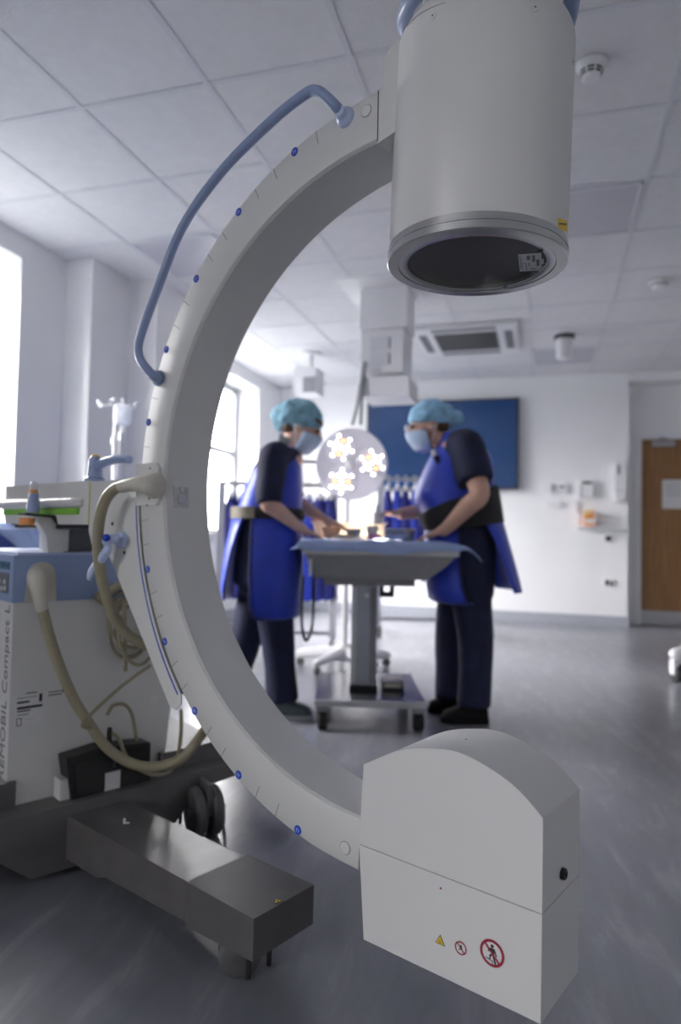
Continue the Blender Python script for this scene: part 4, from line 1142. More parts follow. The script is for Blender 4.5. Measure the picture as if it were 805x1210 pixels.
# ---- apron racks with hanging lead aprons
def apron_mesh(x, y, ztop, h, wd, dep, ph, mt):
    M = MB(); rows = []
    for j in range(11):
        v = j / 10; row = []
        hw = wd * (.55 + .45 * min(1, v * 5)) * (1 + .12 * v)
        for i in range(20):
            a = 2 * PI * i / 20
            ca, sa = math.cos(a), math.sin(a)
            wob = 1 + .22 * v * math.sin(3 * a + ph) + .1 * math.sin(5 * a + ph * 2)
            row.append(V((x + hw * ca * wob, y + dep * sa * (1 + .3 * v), ztop - h * v - .02 * math.sin(2 * a + ph) * (v > .9))))
        rows.append(row)
    M.rings(rows); return M
def rack(xa, xb, y, ztop, label):
    t = thing('apron_rack', V(((xa + xb) / 2, y, 0)), label, 'rack')
    M = MB(); M.tube([V((xa, y, ztop)), V((xb, y, ztop))], .016, 10, smooth=False); M.build('top_rail', M_steel, t)
    M = MB(); M.tube([V((xa, y, .14)), V((xb, y, .14))], .016, 10, smooth=False); M.build('lower_rail', M_steel, t)
    for x in (xa, xb):
        M = MB(); M.box(FR(V((x, y, 0)), V((1, 0, 0)), V((0, 1, 0)), Z), (-.028, .028), (-.02, .02), (.10, ztop + .02), .004)
        p = M.build('post', M_tilebar, t)
        M = MB(); M.box(FR(V((x, y, 0)), V((1, 0, 0)), V((0, 1, 0)), Z), (-.02, .02), (-.28, .28), (.085, .115), .004); ft = M.build('foot_bar', M_steel, t)
        for s in (-.26, .26):
            M = MB(); M.lathe([(0, -.015), (.030, -.015), (.038, -.006), (.038, .006), (.030, .015), (0, .015)], zframe(V((x, y + s, .0382)), V((1, .2, 0))), 20); M.box(FR(V((x, y + s, 0)), V((1, 0, 0)), V((0, 1, 0)), Z), (-.02, .02), (-.012, .012), (.04, .09)); M.build('castor', M_rub, ft)
    return t
def hang(x, y, zrail, h, wd, mt, label, dep=.035):
    t = thing('lead_apron', V((x, y, zrail - h - .1)), label, 'apron', 'lead aprons hanging on the racks')
    M = apron_mesh(x, y, zrail - .075, h, wd, dep, x * 7.3, mt); M.build('apron_cloth', mt, t)
    M = MB(); M.tube([V((x - .02, y, zrail + .019)), V((x, y, zrail + .026)), V((x + .016, y, zrail + .012)), V((x + .004, y, zrail - .03)), V((x, y, zrail - .08))], .006, 8)
    M.ell(V((x, y - .045, zrail - .09)), (.026, .014, .026)); M.build('hanger', M_plast, t)
RY = 6.25
zr = atY(470, 566, RY).z
xa, xb = atY(449, 600, RY).x, atY(575, 600, RY).x
rack(xa, xb, RY, zr, 'wheeled apron rack standing under the wall screen')
names = ['behind the surgical lamp edge', 'second in the row under the screen', 'third in the row under the screen', 'fourth in the row under the screen', 'fifth in the row under the screen', 'next to the right person in the row under the screen']
for i, px in enumerate((458, 469, 479, 490, 503, 518)):
    hang(atY(px, 600, RY).x, RY + .0, zr, .82 + .03 * (i % 3), .045, (M_apron2, M_apron)[i % 2], 'blue lead apron ' + names[i])
LY = 5.25
zr2 = atY(300, 572, LY).z
xa, xb = atY(262, 600, LY).x, atY(396, 600, LY).x
rack(xa, xb, LY, zr2, 'wheeled apron rack with grey posts behind the left person')
names2 = ['beside the grey rack post', 'behind the back of the left person', 'hidden mostly behind the left person', 'just right of the left person', 'hanging left of the lamp pole', 'at the right end of the left rack']
for i, px in enumerate((274, 287, 312, 364, 378, 391)):
    hang(atY(px, 600, LY).x, LY, zr2, .80, .058, (M_apron2, M_apron)[i in (3,)], 'dark blue lead apron ' + names2[i])

# ---- drip stand with bag
iY = 3.9
ip = atY(134, 560, iY)
iv = thing('drip_stand', V((ip.x, iY, 0)), 'white drip stand with a clear fluid bag left of the big arc', 'drip stand')
zt3 = atY(137, 478, iY).z
M = MB(); M.tube([V((ip.x, iY, .12)), V((ip.x, iY, zt3))], .0095, 14, smooth=False); M.lathe([(0, -.02), (.019, -.02), (.019, .02), (0, .02)], FR(V((ip.x, iY, atY(135, 521, iY).z)), V((1, 0, 0)), V((0, 1, 0)), Z), 14); M.build('pole', M_plast, iv)
M = MB()
M.tube([V((ip.x - .095, iY, zt3 + .01)), V((ip.x - .09, iY, zt3 - .012)), V((ip.x - .05, iY, zt3 - .004)), V((ip.x, iY, zt3)), V((ip.x + .06, iY, zt3 - .006)), V((ip.x + .11, iY, zt3 - .014)), V((ip.x + .118, iY, zt3 + .004))], .006, 8)
M.tube([V((ip.x, iY - .09, zt3 + .008)), V((ip.x, iY - .06, zt3 - .006)), V((ip.x, iY, zt3)), V((ip.x, iY + .08, zt3 - .01))], .006, 8)
for p in (V((ip.x - .095, iY, zt3 + .012)), V((ip.x - .07, iY - .02, zt3 - .01)), V((ip.x + .118, iY, zt3 + .004)), V((ip.x + .02, iY - .08, zt3 + .012))): M.ell(p, (.013, .013, .013))
M.build('hook_bar', M_plast, iv)
for i in range(5):
    a = 2 * PI * i / 5; d = V((math.cos(a), math.sin(a), 0)); b0 = V((ip.x, iY, 0))
    M = MB(); M.tube([b0 + Z * .13, b0 + d * .12 + Z * .10, b0 + d * .30 + Z * .065], [.02, .016, .012], 10, cap='round'); M.lathe([(0, -.01), (.025, -.01), (.025, .01), (0, .01)], zframe(b0 + d * .30 + Z * .0252, V((-d.y, d.x, 0))), 16); M.build('base_leg', M_plast, iv)
bg_ = thing('drip_bag', V((ip.x + .055, iY, zt3 - .22)), 'clear fluid bag hanging from the drip stand hook', 'fluid bag')
M = MB(); bc_ = V((atY(146, 491, iY).x, iY - .02, atY(146, 491, iY).z)); rows = []
for (v, wd, dd) in ((1, .8, .003), (.92, 1, .008), (.3, 1, .02), (-.6, 1, .024), (-.9, .85, .015), (-1, .4, .005)):
    rows.append([bc_ + V((math.copysign(abs(math.cos(2 * PI * i / 20)) ** .6, math.cos(2 * PI * i / 20)) * .052 * wd, dd * math.sin(2 * PI * i / 20), .062 * v)) for i in range(20)])
M.rings(rows); M.build('bag_film', trans_mat('clear fluid film', (.90, .92, .97), .5), bg_)
M = MB(); M.box(FR(bc_, V((1, 0, 0)), V((0, 1, 0)), Z), (-.012, .012), (-.004, .004), (-.10, -.06), .003); M.tube([bc_ + V((.0, 0, -.09)), bc_ + V((-.005, 0, -.14)), bc_ + V((-.02, 0, -.3)), bc_ + V((-.05, .02, -.6))], .004, 8); M.lathe([(0, 0), (.013, 0), (.013, .05), (0, .05)], FR(bc_ + V((-.004, 0, -.15)), V((1, 0, 0)), V((0, 1, 0)), Z), 14); M.build('drip_chamber', M_plast, bg_)
M = MB(); M.tube([bc_ + V((0, 0, .06)), bc_ + V((-.005, .01, .085)), bc_ + V((-.01, .02, .10))], .004, 8); M.build('bag_loop', M_plast, bg_)

# ---- trolley with blue drape behind the x-ray machine
dY = 2.75
x1 = atY(46, 650, dY).x; x0 = x1 - .62; zt4 = atY(20, 619, dY).z
dtr = thing('side_trolley', V(((x0 + x1) / 2, dY + .2, 0)), 'small trolley standing behind the x-ray cabinet under a blue drape', 'trolley')
M = MB(); M.box(WORLD, (x0, x1 - .06), (dY + .02, dY + .5), (zt4 - .16, zt4 - .005), .01); M.build('trolley_body', mat('deep blue bin', (.02, .06, .30), .5), dtr)
for (x, y) in ((x0 + .04, dY + .06), (x1 - .10, dY + .06), (x0 + .04, dY + .46), (x1 - .10, dY + .46)):
    M = MB(); M.tube([V((x, y, .05)), V((x, y, zt4 - .15))], .015, 10, smooth=False); lg = M.build('leg', M_steel, dtr)
    M = MB(); M.lathe([(0, -.014), (.04, -.014), (.04, .014), (0, .014)], zframe(V((x, y, .0402)), V((1, 0, 0))), 18); M.build('castor', M_rub, lg)
M = MB(); M.box(WORLD, (x0 + .02, x1 - .08), (dY + .04, dY + .48), (.28, .30), .004); M.build('lower_shelf', M_steel, dtr)
M = MB(); rows = []
fp = [(-.02, -.03), (0, .004), (.5, .004), (.52, -.12)]
for (yy, zz) in ((-.005, -.012), (.01, .004), (.25, .010), (.5, .004), (.52, -.2)):
    rows.append([V((x0 + (x1 - .05 - x0) * i / 10, dY + yy, zt4 + zz + .003 * math.sin(i * 2.1 + yy * 9))) for i in range(11)] + [V((x1 - .03, dY + yy, zt4 + zz - .03)), V((x1 + .0, dY + yy, zt4 + zz - .09)), V((x1 + .03, dY + yy, zt4 + zz - .18))])
M.rings(rows, closed=False, cap=False)
rows = [[V((x1 - .19 + .20 * k, dY - .006, zt4 - .012 - .155 * k)), V((x1 - .05 + .09 * k, dY - .008 + .01, zt4 - .008 - .16 * k))] for k in (0, .25, .5, .75, 1)]
M.rings(rows, closed=False, cap=False)
td = M.build('drape', M_drape, None, 60); td.modifiers.new('thickness', 'SOLIDIFY').thickness = .004
origin_to(td, V(((x0 + x1) / 2, dY + .25, zt4))); tag(td, 'pale blue drape over the trolley behind the x-ray cabinet', 'drape')

# ---- trolley castor end at the right edge
rx = onz(800, 806, 0)
rt_ = thing('equipment_trolley', V((rx.x + .25, rx.y, 0)), 'white trolley base with dark castors cut by the right picture edge', 'trolley')
FTr = FR(V((rx.x, rx.y, 0)), V((1, 0, 0)), V((0, 1, 0)), Z)
M = MB(); M.tube([FTr(.0, 0, .17), FTr(.18, .1, .19), FTr(.50, .2, .20)], [.05, .05, .055], 14, flat=.7, cap='round'); M.build('base_leg', M_plast, rt_)
M = MB(); M.tube([FTr(.80, 0, .17), FTr(.6, .1, .19), FTr(.50, .2, .20)], [.05, .05, .055], 14, flat=.7, cap='round'); M.build('base_leg', M_plast, rt_)
M = MB(); M.tube([FTr(.40, .62, .17), FTr(.4, .4, .19), FTr(.50, .2, .20)], [.05, .05, .055], 14, flat=.7, cap='round'); M.build('base_leg', M_plast, rt_)
M = MB(); M.tube([FTr(.50, .2, .15), FTr(.50, .2, 1.1)], .025, 14, smooth=False); M.box(FTr, (.38, .72), (.02, .3), (1.1, 1.45), .02); M.build('column', M_plast, rt_)
for (a, b) in ((.012, 0), (.788, 0), (.40, .61)):
    M = MB().use(M_rub)
    for s in (-.02, .02): M.lathe([(0, -.012), (.045, -.012), (.055, -.005), (.055, .005), (.045, .012), (0, .012)], zframe(FTr(a + s, b, .0552), V((1, .15, 0))), 22)
    M.use(M_plast); M.box(FTr.at(a, b), (-.045, -.02), (-.03, .03), (.05, .14), .006); M.build('castor', None, rt_)
# ================================================================== PEOPLE
M_skin = mat('skin', (.60, .36, .27), .5, var=.06, scale=25, spec=.4)
M_skin2 = mat('fair skin', (.64, .41, .33), .5, var=.06, scale=25, spec=.4)
M_cap = mat('teal scrub cap', (.24, .45, .56), .8, var=.3, scale=26, bump=.6, bscale=45)
M_cap2 = mat('light blue scrub cap', (.27, .50, .70), .8, var=.28, scale=26, bump=.6, bscale=45)
M_mask = mat('blue face mask', (.56, .70, .90), .8, var=.06, scale=30, bump=.3, bscale=60)
M_hair = mat('brown hair', (.10, .055, .03), .6, var=.3, scale=60)
M_shoe = mat('grey green shoe', (.10, .14, .14), .6, var=.1)
M_sole = mat('pale sole', (.45, .47, .47), .6)
M_shoeb = mat('black shoe', (.008, .008, .009), .8, var=.1, spec=.2)
M_eye = mat('dark eye', (.02, .015, .012), .2)
M_piping = mat('apron piping', (.01, .015, .10), .6)
M_belt = mat('black elastic belt', (.010, .010, .012), .7, var=.2, bump=.3, bscale=80)
M_buckle = mat('tan belt webbing', (.16, .14, .10), .6, var=.15, scale=60)

def remesh(o, vox, smooth=4, k=.5):
    md = o.modifiers.new('remesh', 'REMESH'); md.mode = 'VOXEL'; md.voxel_size = vox; md.use_smooth_shade = True
    ms = o.modifiers.new('smooth', 'SMOOTH'); ms.iterations = smooth; ms.factor = k
    return o
def ering(c, rx, ry, n=28, e=1.0, ax=V((1, 0, 0)), ay=V((0, 1, 0))):
    out = []
    for i in range(n):
        a = 2 * PI * i / n; ca, sa = math.cos(a), math.sin(a)
        out.append(V(c) + ax * (math.copysign(abs(ca) ** e, ca) * rx) + ay * (math.copysign(abs(sa) ** e, sa) * ry))
    return out
def hand(M, wrist, d, palm, thumb, curl=.35, L=1.):
    """wrist point, direction of the fingers, palm-facing normal, direction the thumb leaves to"""
    d = d.normalized(); palm = (palm - d * palm.dot(d)).normalized(); th = (thumb - d * thumb.dot(d)); th = (th - palm * th.dot(palm)).normalized()
    rows = []
    for (t, w_, h_) in ((-.01, .026, .019), (.02, .031, .018), (.055, .040, .016), (.085, .040, .013), (.094, .034, .010)):
        rows.append(ering(wrist + d * t * L, w_ * L, h_ * L, 16, .8, th, palm))
    M.rings(rows)
    for (o, ln, r) in ((.030, .070, .0088), (.010, .080, .0092), (-.010, .074, .0088), (-.029, .058, .0078)):
        p = wrist + (d * .085 + th * o) * L; sp_ = th * (o * .35)
        q = [p - d * .012 * L]; dd = (d + sp_ * 2).normalized(); ang = 0
        for s in (.42, .32, .26):
            q.append(q[-1] + (dd * math.cos(ang) + palm * math.sin(ang)) * (ln * s + (.012 if s == .42 else 0)) * L); ang += curl
        M.tube(q, [r * 1.05 * L, r * L, r * .92 * L, r * .8 * L], 10, 3, cap='round')
    p = wrist + (d * .022 + th * .024) * L
    M.tube([p, p + (d * .022 + th * .022 + palm * .004) * L, p + (d * .050 + th * .033 + palm * .012) * L, p + (d * .072 + th * .034 + palm * .018) * L], [.013 * L, .0115 * L, .0100 * L, .0082 * L], 10, 3, cap='round')

def person(nm, Y, face, P, wide, label, skin, armr):
    """face = +1 looks to the right of the picture, -1 to the left. P maps a name to (px, py, depth offset)."""
    def g(k): x, y, dy = P[k]; return atY(x, y, Y + dy)
    H = g('head'); fw = V((face, 0, 0))
    M = MB()
    # torso
    rows = []
    for (k, rx, ry, e) in P['torso']:
        rows.append(ering(g(k) if isinstance(k, str) else atY(k[0], k[1], Y), rx, ry, 28, e))
    M.rings(rows)
    # neck and head
    nk = g('neck'); hf = (fw * math.cos(P['tilt']) - Z * math.sin(P['tilt'])); hu = (Z * math.cos(P['tilt']) + fw * math.sin(P['tilt'])); hs = V((0, 1, 0))
    HF = FR(H, hf, hs, hu)
    M.tube([nk - Z * .06, nk, HF(-.02, 0, -.05)], [.075, .056, .052], 18, 4)
    M.ell(HF(-.012, 0, .025), (.095, .074, .092), HF); M.ell(HF(.03, 0, -.03), (.062, .060, .085), HF)
    M.ell(HF(.062, 0, -.085), (.028, .034, .026), HF)
    M.tube([HF(.088, 0, .02), HF(.112, 0, -.022), HF(.098, 0, -.032)], [.010, .015, .010], 10, 3, cap='round')
    M.ell(HF(.092, 0, -.055), (.010, .024, .008), HF)
    for s in (-1, 1): M.ell(HF(-.012, s * .074, -.01), (.018, .008, .030), HF)
    # arms, hands
    for s in ('n', 'f'):
        sh, el, wr = g('sh_' + s), g('el_' + s), g('wr_' + s); hd = g('ha_' + s)
        inn = V((nk.x, nk.y + (sh.y - nk.y) * .4, sh.z))
        M.tube([inn, sh, sh.lerp(el, .5), el, el.lerp(wr, .35), wr, wr + (hd - wr).normalized() * .02], [.06, .058 * armr, .05 * armr, .043 * armr, .042 * armr, .027 * armr, .026], 16, 5, cap='round')
        hand(M, wr, hd - wr, P['palm_' + s], P['th_' + s], P['curl_' + s], .95)
    # legs
    for s in ('n', 'f'):
        M.tube([g('hip_' + s), g('hip_' + s).lerp(g('kn_' + s), .5), g('kn_' + s), g('kn_' + s).lerp(g('an_' + s), .35), g('an_' + s)], [.088, .078, .056, .054, .036], 16, 5, cap='round')
        an, toe = g('an_' + s), g('toe_' + s)
        M.tube([V((an.x - face * .03, an.y, .045)), V((an.x + face * .06, an.y, .04)), V((an.x + (toe.x - an.x) * .6, an.y, .035))], [.022, .022, .016], 12, 4, cap='round')
    feet = V((g('an_n').x, Y, 0))
    body = remesh(M.build('person', skin, None, 60), .0065, 3)
    origin_to(body, feet)
    tag(body, label, 'person')
    for s in (-1, 1):
        M = MB(); M.ell(HF(.083, s * .031, .012), (.011, .012, .010), HF, 14, 10); M.build('eye', M_eye, body)
    return body, HF, g

def panelsheet(M, rows_spec, a0, a1, n=22):
    """rows of (centre, rx front-back, ry side-side); angle 0 faces +X, runs through -Y (near side)"""
    rows = []
    for (c, rx, ry, q0, q1) in rows_spec:
        row = []
        for i in range(n + 1):
            a = R(q0 + (q1 - q0) * i / n)
            ca, sa = math.cos(a), math.sin(a)
            row.append(V(c) + V((math.copysign(abs(ca) ** .8, ca) * rx, math.copysign(abs(sa) ** .8, sa) * ry, 0)))
        rows.append(row)
    return M.rings(rows, closed=False, cap=False)

def soles(name, g, s, face, up, sole, body):
    an, toe = g('an_' + s), g('toe_' + s)
    M = MB().use(up)
    hx = an.x - face * .055; tx = toe.x
    rows = []
    for (t, w_, h_) in ((-.03, .02, .03), (0, .040, .085), (.25, .043, .105), (.5, .045, .085), (.75, .049, .066), (.95, .038, .05), (1.03, .012, .022)):
        x = hx + (tx - hx) * t; y = an.y + (toe.y - an.y) * max(0, t)
        rows.append([V((x, y + w_ * math.cos(2 * PI * i / 16), .006 + h_ * (.5 + .5 * math.sin(2 * PI * i / 16)))) for i in range(16)])
    M.rings(rows)
    M.use(sole)
    pts = []
    for (t, w_) in ((-.04, .022), (0, .038), (.3, .040), (.75, .047), (.97, .034), (1.05, .010)):
        pts.append((t, w_))
    poly = [(hx + (tx - hx) * t, an.y + (toe.y - an.y) * max(0, t) + w_) for t, w_ in pts] + [(hx + (tx - hx) * t, an.y + (toe.y - an.y) * max(0, t) - w_) for t, w_ in reversed(pts)]
    M.prism(poly, WORLD, .001, .022, .004)
    return M.build(name, None, body)

# ------------------------------------------------ left person, looks right and down
YL = 3.42
PL = dict(head=(357, 505, 0), neck=(343, 534, 0), tilt=.42,
  torso=[((318, 668), .125, .165, .9), ((314, 640), .13, .175, .9), ((315, 612), .115, .15, .9), ((322, 580), .12, .158, .85), ((328, 555), .115, .165, .85), ((333, 539), .085, .16, .9), ((338, 532), .06, .09, 1)],
  sh_n=(323, 542, -.17), el_n=(316, 593, -.25), wr_n=(352, 622, -.18), ha_n=(375, 634, -.15),
  sh_f=(337, 542, .165), el_f=(346, 590, .21), wr_f=(383, 614, .12), ha_f=(403, 622, .07),
  palm_n=V((0, 0, -1)), th_n=V((0, 1, 0)), curl_n=.12, palm_f=V((0, 0, -1)), th_f=V((0, -1, 0)), curl_f=.15,
  hip_n=(318, 668, -.085), kn_n=(328, 752, -.09), an_n=(334, 827, -.09), toe_n=(368, 838, -.09),
  hip_f=(312, 668, .085), kn_f=(293, 748, .09), an_f=(272, 815, .12), toe_f=(302, 825, .12))
pL, HL, gL = person('left', YL, 1, PL, 1, 'person in blue apron and teal cap leaning over the table from the left', M_skin2, .92)
def aL(x, y, dy=0): return atY(x, y, YL + dy)
# scrub top with sleeves to the elbow
M = MB(); rows = []
for (p, rx, ry) in (((312, 690), .150, .185), ((313, 660), .145, .19), ((314, 612), .125, .162), ((322, 580), .13, .170), ((328, 555), .125, .178), ((333, 539), .098, .172), ((338, 531), .066, .10)): rows.append(ering(aL(*p), rx, ry, 28, .85))
M.rings(rows)
for s, e_ in (('n', -1), ('f', 1)):
    sh, el = gL('sh_' + s), gL('el_' + s)
    M.tube([sh.lerp(gL('neck'), .35), sh, sh.lerp(el, .4), sh.lerp(el, .8), el + (gL('wr_' + s) - el) * .07], [.076, .076, .071, .066, .060], 16, 5)
o = remesh(M.build('scrub_top', M_navy, pL, 60), .011, 3)
# trousers
M = MB()
M.rings([ering(aL(*p), rx, ry, 24, .9) for (p, rx, ry) in (((313, 650), .135, .175), ((313, 680), .14, .18), ((314, 700), .13, .175))])
M.tube([gL('hip_n'), gL('hip_n').lerp(gL('kn_n'), .5), gL('kn_n'), gL('kn_n').lerp(gL('an_n'), .5), aL(334, 828, -.09)], [.105, .098, .084, .076, .082], 18, 5)
M.tube([gL('hip_f'), gL('hip_f').lerp(gL('kn_f'), .5), gL('kn_f'), gL('kn_f').lerp(gL('an_f'), .5), aL(273, 808, .12)], [.105, .098, .084, .078, .080], 18, 5)
o = remesh(M.build('trousers', M_navy, pL, 60), .012, 3)
# apron: vest, front skirt panel, back skirt panel
M = MB()
vest = []
for (xf, xb, y, ry) in ((357, 279, 613, .185), (357.5, 283, 600, .185), (358, 289, 580, .188), (358, 296, 563, .186), (357, 304, 548, .176), (355, 312, 539, .15), (352, 320, 533, .115), (350, 328, 529, .085)):
    c = aL((xf + xb) / 2, y); rx = (aL(xf, y).x - aL(xb, y).x) / 2
    vest.append((c, rx, ry, 0, 360))
panelsheet(M, vest, 0, 360, 40)
o = M.build('apron_vest', M_apron, pL, 60); o.modifiers.new('thickness', 'SOLIDIFY').thickness = .010; o.modifiers.new('sub', 'SUBSURF').render_levels = 1
M = MB(); sk = []
for (xf, xb, y, ry, a0, a1) in ((357, 279, 612, .186, -108, 108), (358, 276, 630, .195, -106, 106), (358, 272, 660, .205, -103, 103), (358, 268, 690, .212, -100, 100), (357, 266, 712, .214, -98, 98), (355, 268, 724, .212, -94, 94), (352, 272, 727, .20, -86, 86)):
    sk.append((aL((xf + xb) / 2, y), (aL(xf, y).x - aL(xb, y).x) / 2, ry, a0, a1))
panelsheet(M, sk, 0, 0, 30)
fs_ = M.build('apron_front', M_apron, pL, 60); fs_.modifiers.new('thickness', 'SOLIDIFY').thickness = .010
for s in (0, -1):
    M = MB()
    pts = []
    for (c, rx, ry, a0, a1) in sk:
        a = R(a0 if s == 0 else a1); ca, sa = math.cos(a), math.sin(a)
        pts.append(V(c) + V((math.copysign(abs(ca) ** .8, ca) * rx, math.copysign(abs(sa) ** .8, sa) * ry, 0)))
    M.tube(pts, .006, 8, 3); M.build('piping', M_piping, fs_)

M = MB(); sk = []
for (xf, xb, y, ry, a0, a1) in ((345, 276, 611, .188, -246, -114), (346, 272, 630, .198, -238, -122), (346, 267, 650, .208, -232, -128), (344, 264, 675, .216, -225, -135), (342, 262, 695, .220, -220, -140), (340, 264, 707, .222, -216, -144)):
    sk.append((aL((xf + xb) / 2, y), (aL(xf, y).x - aL(xb, y).x) / 2, ry, a0, a1))
panelsheet(M, sk, 0, 0, 22)
o = M.build('apron_back', M_apron, pL, 60); o.modifiers.new('thickness', 'SOLIDIFY').thickness = .010
# belt with webbing and buckle
M = MB().use(M_belt); rows = []
for (y, g_) in ((601, .0), (604, .006), (612, .006), (614, .0)): rows.append(ering(aL(317.5, y), (aL(358, y).x - aL(277, y).x) / 2 + .004 + g_, .192 + g_, 40, .8))
M.rings(rows, cap=False); 
bl = M.build('belt', None, pL)
M = MB().use(M_buckle); rows = []
for y in (600.5, 614):
    row = []
    for i in range(9):
        a = R(-100 - 70 * i / 8); ca, sa = math.cos(a), math.sin(a)
        row.append(aL(317.5, y) + V((math.copysign(abs(ca) ** .8, ca) * ((aL(358, y).x - aL(277, y).x) / 2 + .013), math.copysign(abs(sa) ** .8, sa) * .202, 0)))
    rows.append(row)
M.rings(rows, closed=False, cap=False); M.build('belt_webbing', None, bl, label='tan belt webbing at the back')
# collar tab
M = MB().use(M_grey); M.box(FR(aL(335, 521, -.135), V((.85, 0, -.45)).normalized(), V((.2, -.9, .3)).normalized(), V((.45, .3, .85)).normalized()), (-.025, .03), (-.03, .03), (0, .012), .004); M.build('shoulder_tab', None, pL, label='grey shoulder tab')
# cap, mask, hair
def cap(HF, body, mt, bun, back, low):
    M = MB()
    M.ell(HF(-.020, 0, .040), (.112, .088, .100), HF, 28, 16)
    M.ell(HF(-.06, 0, .03), (.095, .088, .085), HF, 24, 14)
    for (a, c, r) in bun: M.ell(HF(a, 0, c), r, HF, 18, 12)
    o = M.build('scrub_cap', mt, body, 60)
    # cut the lower half away along the brim by flattening it up to the brim plane
    org = V(body.location)
    n_ = (HF.z * back - HF.x * low).normalized(); p0 = HF(.09, 0, .034)
    for v in o.data.vertices:
        w = v.co + org; d = (w - p0).dot(n_)
        if d < 0: w = w - n_ * d; v.co = w - org
    remesh(o, .008, 2)
    tx = bpy.data.textures.new('cap folds', 'CLOUDS'); tx.noise_scale = .05
    dm = o.modifiers.new('folds', 'DISPLACE'); dm.texture = tx; dm.strength = .016; dm.mid_level = .5
    return o
def mask(HF, body):
    M = MB(); rows = []
    for (c, fx, wy) in ((-.008, .108, .052), (-.022, .121, .064), (-.045, .118, .070), (-.07, .106, .070), (-.095, .096, .062), (-.112, .082, .045)):
        row = []
        for i in range(15):
            a = R(-82 + 164 * i / 14)
            row.append(HF(-.005 + (fx + .005) * math.cos(a) ** .75 if math.cos(a) > 0 else 0, wy * 1.12 * math.sin(a), c - .012 * math.sin(a) ** 2))
        rows.append(row)
    M.rings(rows, closed=False, cap=False)
    o = M.build('face_mask', M_mask, body, 60); md = o.modifiers.new('thickness', 'SOLIDIFY'); md.thickness = .004; md.offset = 1
    M = MB()
    for s in (-1, 1):
        for c in (-.012, -.095): M.tube([HF(.012, s * .074, c), HF(-.01, s * .082, c * .4 - .01), HF(-.03, s * .076, -.01)], .0022, 6, 4)
    M.build('ear_loop', M_plast, o)
    return o
cap(HL, pL, M_cap, [(-.125, .010, (.05, .06, .06)), (-.10, -.02, (.045, .055, .05))], 1, .55); mask(HL, pL)
M = MB(); M.ell(HL(-.055, 0, -.015), (.055, .070, .055), HL); M.ell(HL(.03, 0, .055), (.062, .072, .028), HL); M.build('hair', M_hair, pL)
for s in 'nf': soles('shoe', gL, s, 1, M_shoe, M_sole, pL)

# ------------------------------------------------ right person, looks left and down
YR = 3.47
PR = dict(head=(506, 504, 0), neck=(529, 524, 0), tilt=.22,
  torso=[((549, 672), .135, .175, .9), ((549, 645), .14, .18, .9), ((546, 612), .14, .172, .9), ((540, 585), .145, .172, .85), ((540, 560), .13, .178, .85), ((538, 538), .105, .172, .9), ((533, 522), .07, .10, 1)],
  sh_n=(551, 530, -.175), el_n=(567, 584, -.275), wr_n=(527, 625, -.235), ha_n=(500, 635, -.22),
  sh_f=(538, 532, .165), el_f=(527, 600, .21), wr_f=(476, 607, .10), ha_f=(456, 606, .06),
  palm_n=V((0, 0, -1)), th_n=V((0, 1, 0)), curl_n=.15, palm_f=V((-.1, -.2, -1)), th_f=V((0, -1, .1)), curl_f=.65,
  hip_n=(553, 672, -.088), kn_n=(562, 752, -.12), an_n=(562, 834, -.15), toe_n=(523, 846, -.155),
  hip_f=(545, 672, .088), kn_f=(533, 752, .10), an_f=(531, 824, .03), toe_f=(507, 832, .03))
pR, HR, gR = person('right', YR, -1, PR, 1, 'person in blue apron and light blue cap leaning on the table from the right', M_skin, 1.12)
def aR(x, y, dy=0): return atY(x, y, YR + dy)
M = MB(); rows = []
for (p, rx, ry) in (((548, 690), .155, .19), ((549, 650), .152, .195), ((546, 612), .152, .185), ((540, 585), .155, .186), ((541, 560), .142, .19), ((540, 538), .118, .184), ((535, 521), .078, .11)): rows.append(ering(aR(*p), rx, ry, 28, .85))
M.rings(rows)
for s in 'nf':
    sh, el = gR('sh_' + s), gR('el_' + s)
    M.tube([sh.lerp(gR('neck'), .35), sh + V((0, 0, .01)), sh.lerp(el, .35), sh.lerp(el, .74)], [.084, .088, .089, .090], 16, 5)
o = remesh(M.build('scrub_top', M_navy, pR, 60), .011, 3)
M = MB()
M.rings([ering(aR(*p), rx, ry, 24, .9) for (p, rx, ry) in (((550, 650), .145, .185), ((549, 685), .15, .19), ((549, 705), .14, .185))])
M.tube([gR('hip_n'), gR('hip_n').lerp(gR('kn_n'), .5), gR('kn_n'), gR('kn_n').lerp(gR('an_n'), .5), aR(560, 835, -.15)], [.108, .100, .088, .082, .082], 18, 5)
M.tube([gR('hip_f'), gR('hip_f').lerp(gR('kn_f'), .5), gR('kn_f'), gR('kn_f').lerp(gR('an_f'), .5), aR(531, 826, .03)], [.108, .100, .084, .076, .074], 18, 5)
o = remesh(M.build('trousers', M_navy, pR, 60), .012, 3)
M = MB(); vest = []
for (xf, xb, y, ry) in ((503, 591, 622, .205), (498, 588, 608, .204), (490, 585, 595, .204), (489, 583, 583, .200), (495, 582, 568, .198), (503, 582, 552, .194), (510, 578, 538, .182), (516, 570, 527, .15), (519, 556, 518, .11), (521, 546, 512, .082)):
    c = aR((xf + xb) / 2, y); rx = (aR(xb, y).x - aR(xf, y).x) / 2
    vest.append((c, rx, ry, 0, 360))
panelsheet(M, vest, 0, 360, 40)
o = M.build('apron_vest', M_apron, pR, 60); o.modifiers.new('thickness', 'SOLIDIFY').thickness = .010; o.modifiers.new('sub', 'SUBSURF').render_levels = 1
M = MB(); sk = []
